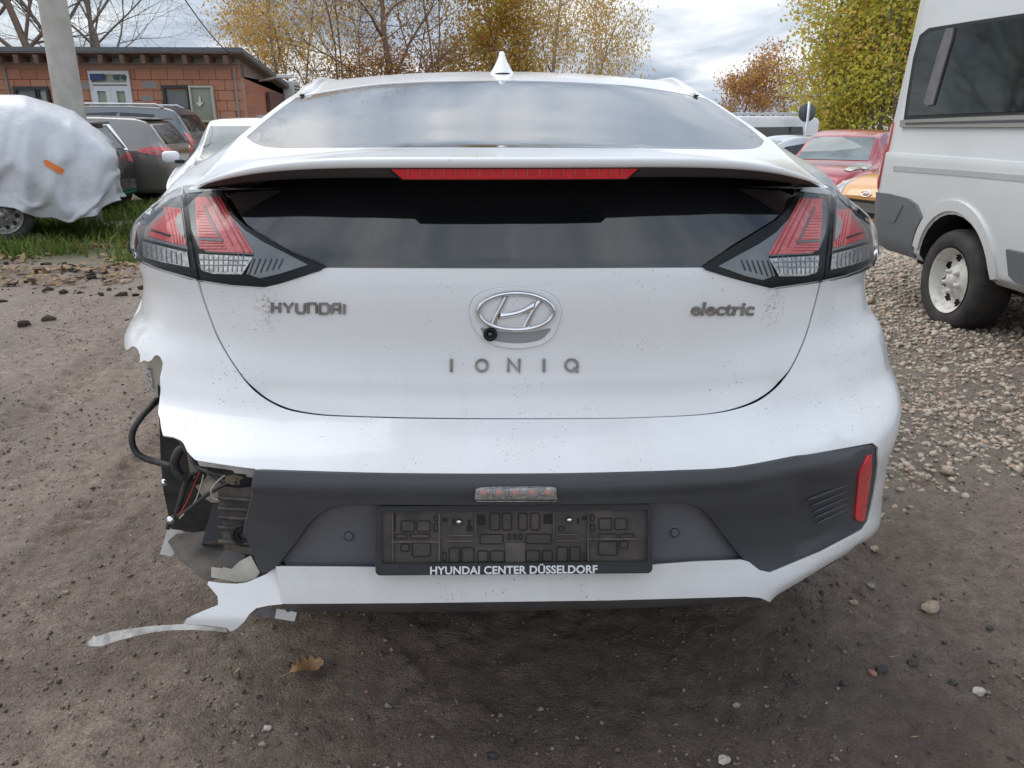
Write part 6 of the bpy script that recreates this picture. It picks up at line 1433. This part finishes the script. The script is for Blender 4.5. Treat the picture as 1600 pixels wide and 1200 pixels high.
# -- right-hand row beyond the gravel
rz = R(140); fpt = gpoint(1268, 11.3); o_ = fpt - head(rz) * 4.1; o_[2] = gz_big(o_[0], o_[1])
SUV = [(0, .45, .85, .70, .76, .62, .92, .96), (.08, .34, .98, .82, .86, .64, 1.06, 1.10), (.4, .32, 1.02, .87, .89, .58, 1.44, 1.49), (.9, .30, 1.0, .88, .90, .58, 1.51, 1.56), (1.8, .30, .98, .89, .90, .58, 1.52, 1.575), (2.3, .30, .98, .89, .90, .60, 1.42, 1.48), (2.75, .30, .98, .89, .89, .66, 1.14, 1.19), (3.0, .30, .97, .89, .88, .70, 1.03, 1.07), (3.5, .32, .93, .88, .87, .68, .98, 1.01), (3.9, .36, .82, .82, .80, .60, .86, .90), (4.1, .45, .70, .68, .66, .5, .72, .76)]
jk = Vehicle('red_crossover', 'dark red crossover with silver headlamps beyond the gravel', 'car', SUV, M_REDP, (.75, 3.25), .37, o_, rz)
jk.decal('windscreen', [(-.60, 1.08), (.60, 1.08), (.52, 1.44), (-.52, 1.44)], 'F', M_WGLASS, .007)
side_glass(jk, [(.7, 1.06), (1.6, 1.03), (2.55, 1.02), (2.2, 1.33), (1.7, 1.42), (.95, 1.38)])
for s_ in (-1, 1):
    jk.decal('headlamp', [(s_ * .52, 3.15), (s_ * .70, 3.05), (s_ * .74, 3.35), (s_ * .56, 3.75), (s_ * .46, 3.72)], 'T', M_HLAMP, .015, .02, .06)
    fr = Matrix.Translation((s_ * .58, 3.98, .72)) @ Matrix.Rotation(R(-90), 4, 'X'); fl = MB().lathe([(.001, .05), (.07, .045), (.105, .02), (.11, -.1)], 20, fr).build('round_lamp', M_HLAMP, jk.root, True)
    MB().box((s_ * .97, 2.45, 1.06), (.2, .12, .14), bev=.045).build('door_mirror', M_REDP, jk.root, True)
    for y_ in (.75, 3.25): jk.wheel(s_ * .80, y_, .34, .21, M_SILP)
    jk.decal('arch_trim', [(2.82, .42), (2.95, .70), (3.25, .80), (3.55, .70), (3.68, .42), (3.62, .42), (3.48, .66), (3.25, .75), (3.02, .66), (2.9, .42)], 'S+' if s_ > 0 else 'S-', M_BPL, .015, .02, .06)
jk.decal('grille', [(-.42, .80), (.42, .80), (.34, .70), (-.34, .70)], 'F', M_BLK, .01, .02); jk.decal('lower_grille', [(-.5, .46), (.5, .46), (.46, .60), (-.46, .60)], 'F', M_BLK, .01, .02)
# orange hatchback in front of it
rz = R(110); fpt = gpoint(1356, 8.7, 280); o_ = fpt - head(rz) * 3.6; o_[2] = gz_big(o_[0], o_[1])
og = Vehicle('orange_hatchback', 'orange hatchback with an empty dark plate holder beside the camper van', 'car', scaled(SUV, .88, .93, .90), M_ORP, (.6, 2.9), .33, o_, rz)
og.decal('windscreen', [(-.54, 1.0), (.54, 1.0), (.47, 1.34), (-.47, 1.34)], 'F', M_WGLASS, .007)
side_glass(og, [(.6, .99), (1.4, .96), (2.25, .95), (1.95, 1.24), (1.5, 1.32), (.85, 1.28)])
og.decal('grille', [(-.56, .44), (.56, .44), (.62, .60), (.52, .66), (-.52, .66), (-.62, .60)], 'F', M_BLK, .012, .02)
ph = og.decal('plate_holder', [(-.27, .51), (.27, .51), (.27, .62), (-.27, .62)], 'F', mat('dull_plate_blank', (.10, .095, .085), .6, c2=(.17, .16, .14), nscale=30), .03, .02)
bdg = Matrix.Translation((0, 3.575, .73)) @ Matrix.Rotation(R(-70), 4, 'X')
rg = MB().tube([bdg @ Vector((.075 * math.cos(q), .042 * math.sin(q), .02)) for q in np.linspace(0, 6.283, 24)], .008, 6).build('oval_badge', M_CHROME, og.root, True)
for xx_ in (-.022, .022): MB().tube([bdg @ Vector((xx_ + .014, .032, .022)), bdg @ Vector((xx_ - .014, -.032, .022))], .006, 5).build('badge_stem', M_CHROME, rg, True)
MB().tube([bdg @ Vector((-.022, -.004, .022)), bdg @ Vector((.022, .004, .022))], .006, 5).build('badge_bar', M_CHROME, rg, True)
for s_ in (-1, 1):
    og.decal('headlamp', [(s_ * .44, .70), (s_ * .64, .74), (s_ * .66, .88), (s_ * .56, .86)], 'F', M_HLAMP, .012, .02, .04); MB().box((s_ * .88, 2.1, .98), (.18, .11, .13), bev=.04).build('door_mirror', M_ORP, og.root, True)
    for y_ in (.6, 2.9): og.wheel(s_ * .73, y_, .29, .18, M_SILP)
# silver saloon and white van, roofs only in view
rz = R(95); fpt = gpoint(1050, 13.7); o_ = fpt - head(rz) * 4.5; o_[2] = gz_big(o_[0], o_[1])
SAL = [(0, .45, .80, .66, .72, .56, .86, .90), (.1, .32, .92, .82, .85, .64, .98, 1.02), (.5, .26, .93, .88, .89, .66, 1.02, 1.06), (1.0, .25, .93, .89, .90, .60, 1.26, 1.31), (1.5, .24, .92, .90, .91, .58, 1.40, 1.45), (2.2, .24, .92, .90, .91, .58, 1.41, 1.46), (2.8, .24, .91, .90, .91, .60, 1.24, 1.29), (3.25, .24, .90, .90, .90, .68, .98, 1.03), (4.1, .27, .78, .86, .86, .66, .83, .87), (4.45, .36, .66, .72, .72, .55, .68, .71), (4.55, .44, .58, .58, .58, .45, .60, .62)]
ss = Vehicle('silver_saloon', 'silver saloon car whose roof shows between the red crossover and the white van', 'car', SAL, M_SILP, (.95, 3.55), .34, o_, rz)
ss.decal('windscreen', [(-.58, .98), (.58, .98), (.5, 1.36), (-.5, 1.36)], 'F', M_WGLASS, .007); ss.decal('rear_window', [(-.56, 1.08), (.56, 1.08), (.48, 1.36), (-.48, 1.36)], 'R', M_SGLASS, .007); side_glass(ss, [(.95, .99), (1.7, .97), (3.0, .95), (2.55, 1.26), (2.1, 1.33), (1.5, 1.33)])
for s_ in (-1, 1):
    ss.decal('headlamp', [(s_ * .48, .56), (s_ * .68, .58), (s_ * .66, .68), (s_ * .5, .66)], 'F', M_HLAMP, .012, .02, .04)
    for y_ in (.95, 3.55): ss.wheel(s_ * .80, y_, .31, .2, M_SILP)
rz = R(84); o_ = gpoint(1262, 19.5); o_[2] -= .14
VAN2 = [(0, .5, 1.0, .80, .86, .78, 1.84, 1.88), (.06, .36, 1.05, .88, .92, .80, 1.90, 1.95), (.3, .32, 1.05, .90, .94, .80, 1.93, 1.98), (3.2, .30, 1.05, .92, .95, .80, 1.93, 1.98), (3.7, .30, 1.05, .92, .95, .80, 1.72, 1.78), (4.2, .30, 1.05, .92, .93, .82, 1.22, 1.28), (4.8, .34, .92, .86, .86, .7, .98, 1.02), (4.95, .45, .7, .7, .7, .6, .75, .78)]
wv = Vehicle('white_minibus', 'white minibus roof with dark side windows beside the round sign', 'van', VAN2, M_WHP, (1.0, 4.0), .36, o_, rz)
side_glass(wv, [(.3, 1.15), (2.0, 1.15), (3.85, 1.13), (3.55, 1.68), (.4, 1.72)]); wv.decal('rear_window', [(-.68, 1.15), (.68, 1.15), (.62, 1.72), (-.62, 1.72)], 'R', M_SGLASS, .007)
for s_ in (-1, 1):
    MB().tube([(s_ * .78, .25, 1.99), (s_ * .78, .35, 2.03), (s_ * .78, 3.1, 2.03), (s_ * .78, 3.2, 1.99)], .022, 6).build('roof_rail', M_SILP, wv.root, True)
    for y_ in (1.0, 4.0): wv.wheel(s_ * .84, y_, .33, .22, M_SILP)
# round sign seen from behind
sp0 = gpoint(1263, 18.0, 175); sn = thing('road_sign', 'grey back of a round road sign on a post by the white minibus', 'sign', sp0); zc_ = float(aty(1263, 176, 18.0)[2])
MB().tube([(sp0[0], 18.0, sp0[2]), (sp0[0], 18.0, zc_ + .25)], .035, 10).build('sign_post', M_SILP, sn, True, True)
MB().lathe([(.001, .01), (.21, .01), (.215, .0), (.21, -.01), (.001, -.01)], 30, Matrix.Translation((sp0[0], 18.07, zc_)) @ Matrix.Rotation(R(90), 4, 'X')).build('sign_disc', mat('sign_back', (.10, .11, .12), .5), sn, True, True)

# ---- silver camper van on the right, nose towards us
VR = [(0, .52, 1.05, .90, .94, .82, 2.30, 2.36), (.05, .42, 1.08, .97, 1.0, .86, 2.38, 2.45), (.18, .36, 1.10, 1.0, 1.025, .88, 2.42, 2.50), (3.6, .36, 1.10, 1.0, 1.025, .88, 2.42, 2.50), (4.0, .36, 1.10, 1.0, 1.02, .86, 2.3, 2.38), (4.6, .36, 1.08, .98, 1.0, .84, 1.55, 1.62), (5.2, .38, .95, .92, .92, .74, 1.08, 1.12), (5.4, .48, .8, .78, .78, .6, .85, .88)]
YR = 4.62; gvan = float(gz_big(np.array(3.9), np.array(3.4)))
vn = Vehicle('camper_van', 'silver camper van with grey rear bumper parked on the gravel', 'van', VR, M_VAN, (1.12, 4.45), .40, (3.925, YR, -.045), math.pi, half=.95)
for s_ in (-1, 1):
    for y_ in (1.12, 4.45): vn.wheel(s_ * .885, y_, .325, .235, mat('dirty_steel_rim', (.62, .61, .57), .5, metal=.0, c2=(.38, .33, .27), nscale=22, lo=.5, hi=.75) if (s_ == 1 and y_ == 1.12) else M_SILP, 'steel')
# side facing the camera is local +X
def C(name, poly, m, off=.01, fl=.012, sp=14, parent=None): return vn.decal(name, poly, 'C', m, off, fl, sp, parent)
M_VGL = mat('camper_window_glass', (.008, .010, .010), .04, spec=.45, c2=(.02, .026, .022), nscale=2)
wseal = C('window_seal', [(1413, 187), (1418, 150), (1428, 90), (1438, 55), (1452, 44), (1520, 33), (1600, 21), (1700, 8), (1700, 178), (1600, 179), (1500, 183)], M_BLK, .006, .012)
C('side_window', [(1420, 181), (1424, 150), (1434, 92), (1443, 60), (1455, 50), (1520, 39), (1600, 28), (1700, 14), (1700, 172), (1600, 174), (1500, 178)], M_VGL, .010, .012)
M_CUR = mat('grey_curtain', (.16, .15, .155), .8, c2=(.11, .105, .11), nscale=9)
C('window_divider', [(1448, 160), (1452, 166), (1462, 164), (1466, 150), (1492, 60), (1495, 44), (1483, 45), (1470, 84)], M_CUR, .022, .012)
C('door_rail', [(1411, 188), (1600, 181), (1700, 177), (1700, 196), (1600, 199), (1410, 199)], mat('rail_metal', (.36, .35, .32), .4, metal=.5), .022, .02)
C('rail_groove', [(1420, 192), (1600, 187.5), (1700, 185), (1700, 189), (1600, 191.5), (1420, 195)], M_BPL, .026, .02)
C('body_groove', [(1396, 259), (1500, 266), (1600, 274), (1700, 282), (1700, 294), (1600, 284), (1500, 275), (1396, 267)], mat('groove_paint', (.54, .555, .555), .4, metal=.4, coat=.6), .004, .004)
for sd in ('S+', 'S-'):
    vn.decal('tail_lamp', [(.02, .80), (.10, .82), (.12, 1.0), (.11, 1.2), (.085, 1.29), (.05, 1.25), (.02, 1.05)], sd, M_RLAMP, .014, .02, .05)
    rb = vn.decal('rear_bumper', [(.005, .46), (.005, .79), (.30, .80), (.56, .79), (.68, .76), (.76, .68), (.70, .60), (.66, .50), (.655, .40), (.30, .40)], sd, M_VPL, .018, .03, .06)
    vn.decal('bumper_step', [(.30, .61), (.42, .61), (.52, .74), (.49, .755), (.40, .635), (.30, .635)], sd, M_VPL, .023, .02, .05, rb)
vn.decal('rear_bumper', [(-.92, .53), (.92, .53), (.92, .78), (-.92, .78)], 'R', M_VPL, .03, .04, .1)
def ringpts(r0, r1, a0, a1, n=20):
    out_ = [(1.12 + r1 * math.cos(R(a)), .36 + r1 * math.sin(R(a))) for a in np.linspace(a0, a1, n)] + [(1.12 + r0 * math.cos(R(a)), .36 + r0 * math.sin(R(a))) for a in np.linspace(a1, a0, n)]
    return out_
for sd in ('S+', 'S-'): vn.decal('arch_flare', ringpts(.405, .47, 0, 165), sd, M_VAN, .016, .03, .05)
C('side_trim', [(1578, 389), (1640, 402), (1700, 414), (1700, 470), (1640, 455), (1592, 440), (1582, 430)], M_VPL, .025, .02, 10)
vn.decal('rear_door_window', [(-.62, 1.2), (-.05, 1.2), (-.05, 1.95), (-.58, 1.95)], 'R', M_SGLASS, .01); vn.decal('rear_door_window', [(.05, 1.2), (.62, 1.2), (.58, 1.95), (.05, 1.95)], 'R', M_SGLASS, .01)
vn.decal('windscreen', [(-.78, 1.2), (.78, 1.2), (.72, 1.95), (-.72, 1.95)], 'F', M_WGLASS, .01)
MB().box((0, 2.6, .42), (1.5, 4.6, .25)).build('chassis', M_UND, vn.root)

# ---- car under a silver cover, left
rz = R(117); o_ = np.array([-4.62, 8.62, 0.0])
cv = thing('covered_car', 'car under a wrinkled silver cover with an orange strip', 'car', o_, rz)
CR = [(0, .42, .80, .68, .74, .50, .95, 1.00), (.10, .36, .88, .82, .86, .60, 1.10, 1.16), (.45, .34, .92, .90, .92, .62, 1.36, 1.42), (.9, .33, .93, .93, .95, .62, 1.46, 1.52), (1.8, .33, .93, .95, .96, .63, 1.50, 1.55), (2.7, .33, .92, .95, .95, .62, 1.45, 1.51), (3.3, .33, .91, .94, .94, .68, 1.12, 1.18), (4.1, .35, .85, .88, .88, .66, .92, .96), (4.45, .42, .7, .74, .74, .55, .74, .78)]
def cover_mesh():
    rows = np.array(CR); fW = pchip(rows[:, 0], rows[:, 4]); fH = pchip(rows[:, 0], rows[:, 7]); Q = []
    for y_ in np.linspace(0, 4.45, 150):
        W_, H_ = float(fW(y_)), float(fH(y_)); z0 = .50; e_ = 2 / 2.7
        th = np.linspace(0, math.pi / 2, 66); xs_ = W_ * np.cos(th) ** e_; zs_ = z0 + (H_ - z0) * np.sin(th) ** e_
        dn = np.linspace(.34, z0, 20)[:-1]; xs_ = np.concatenate([np.full(19, W_), xs_]); zs_ = np.concatenate([dn, zs_])
        Q.append(np.stack([np.concatenate([-xs_, xs_[-2::-1]]), np.full(len(xs_) * 2 - 1, y_), np.concatenate([zs_, zs_[-2::-1]])], 1))
    Q = np.array(Q)
    tail = [Q[0] * [k, 1, 1] + [0, -.03 * (1 - k), .0] for k in (.0, .25, .5, .75, .9)]; Q = np.concatenate([np.array(tail), Q])
    yy = Q[:, :, 1]; zz_ = Q[:, :, 2]; b = Q.shape[1]
    C0 = np.array([0, 2.2, .7]); N = Q - C0; N[..., 1] *= .25; N[:8, :, 1] = -1.2; N /= np.maximum(np.linalg.norm(N, axis=-1, keepdims=True), 1e-6)
    low = np.clip((1.45 - zz_) / 1.0, 0, 1) ** .8; arc = np.linspace(0, 3.2, b)[None, :] + 0 * yy
    u = yy + .28 * zz_ + Q[..., 0] * .45
    def fold(x, p): return (.5 + .5 * np.cos(6.283 * x)) ** p
    w1 = fold(u * 1.35 + .9 * fbm(yy * .9, arc * .9, 2), 1.6); w2 = fold(u * 3.1 + 1.0 * fbm(yy * 1.6 + 4, arc * 1.2, 2), 2.2); w3 = fold((yy * .55 - zz_ * .8) * 1.5 + 1.1 * fbm(yy * .9, arc * 1.2 + 3, 2), 3)
    w4 = fold((yy * .8 + zz_ * .5) * 2.3 + 1.4 * fbm(yy * 1.3 + 6, arc * 1.5, 3), 7)
    f = .065 * (w1 - .4) * low ** 1.5 + .040 * (w2 - .4) * low + .035 * (w3 - .3) * (.4 + .6 * low) + .030 * w4 * (.3 + .7 * low) + .05 * fbm(u * 1.6, arc * 1.3, 3) + .055 * low
    Q = Q + N * f[..., None]
    y0_ = yy[:, 0]; hem = np.interp(y0_, [0, .25, .55, .85, 1.05, 1.4, 1.8, 2.4, 3.4, 4.4], [.47, .36, .27, .34, .47, .50, .42, .36, .40, .45])[:, None] + .05 * fbm(y0_ * 5, y0_ * 0, 3)[:, None]
    k = np.clip((.95 - zz_) / .55, 0, 1); Q[..., 2] = Q[..., 2] + k ** 1.5 * (hem - .40)
    return Q
Q = cover_mesh(); M_COV = mat('silver_cover_fabric', (.50, .51, .535), .40, metal=.2, c2=(.58, .59, .615), nscale=5, bump=.7, bscale=7, bdet=8)
cvo = MB().grid(Q).build('cover', M_COV, cv, True)
cvo.modifiers.new('thick', 'SOLIDIFY').thickness = .006
bvh = BVHTree.FromPolygons([v.co.copy() for v in cvo.data.vertices], [tuple(p.vertices) for p in cvo.data.polygons]); mwv = Matrix.Translation(cv.location) @ Matrix.Rotation(rz, 4, 'Z'); im = mwv.inverted()
def cov_px(pts, name, m, off):
    VV, T, bnd = triangulate(densify(pts, 5), 5); A = []
    for u, v in VV:
        o = im @ V(CAM); d = (im.to_3x3() @ V(ray(u, v))).normalized(); h = bvh.ray_cast(o, d)
        A.append((h[0] - d * off) if h[0] is not None else o + d * 9)
    return mesh_obj(name, [tuple(p) for p in A], [tuple(f) for f in T], m, cv, True)
cov_px([(68, 249), (74, 250), (101, 265), (98, 272), (92, 271), (71, 259)], 'orange_strip', mat('orange_strip', (.75, .20, .05), .6), .012)
M_OLDRIM = mat('old_steel_rim', (.42, .41, .40), .45, metal=.4, c2=(.22, .2, .18), nscale=20)
for x_ in (-.86, .86):
    for y_ in (1.15, 3.6):
        fr = Matrix.Translation((x_, y_, .30)) @ Matrix.Rotation(R(90) * (1 if x_ > 0 else -1), 4, 'Y'); q = .1; r = .30; ri = .195
        t = MB().lathe([(ri, -q), (r * .9, -q * 1.05), (r, -q * .6), (r, q * .6), (r * .9, q * 1.05), (ri, q * .9)], 40, fr, True).build('wheel', M_TYRE, cv, True); steel_rim(fr, ri, q, M_OLDRIM, t, 10)
MB().box((0, 2.3, .44), (1.45, 3.6, .30), bev=.05).build('car_underside', M_UND, cv)
bkk = atz(50, 374); bkk[2] = gz(bkk[0], bkk[1]); ck = MB().box((0, 0, .06), (.14, .2, .12), bev=.012).build('wheel_chock', mat('weathered_brick_chock', (.22, .16, .13), .9, c2=(.14, .11, .09), nscale=30)); ck.location = V(bkk); tag(ck, 'small weathered block wedged behind the wheel of the covered car', 'block')
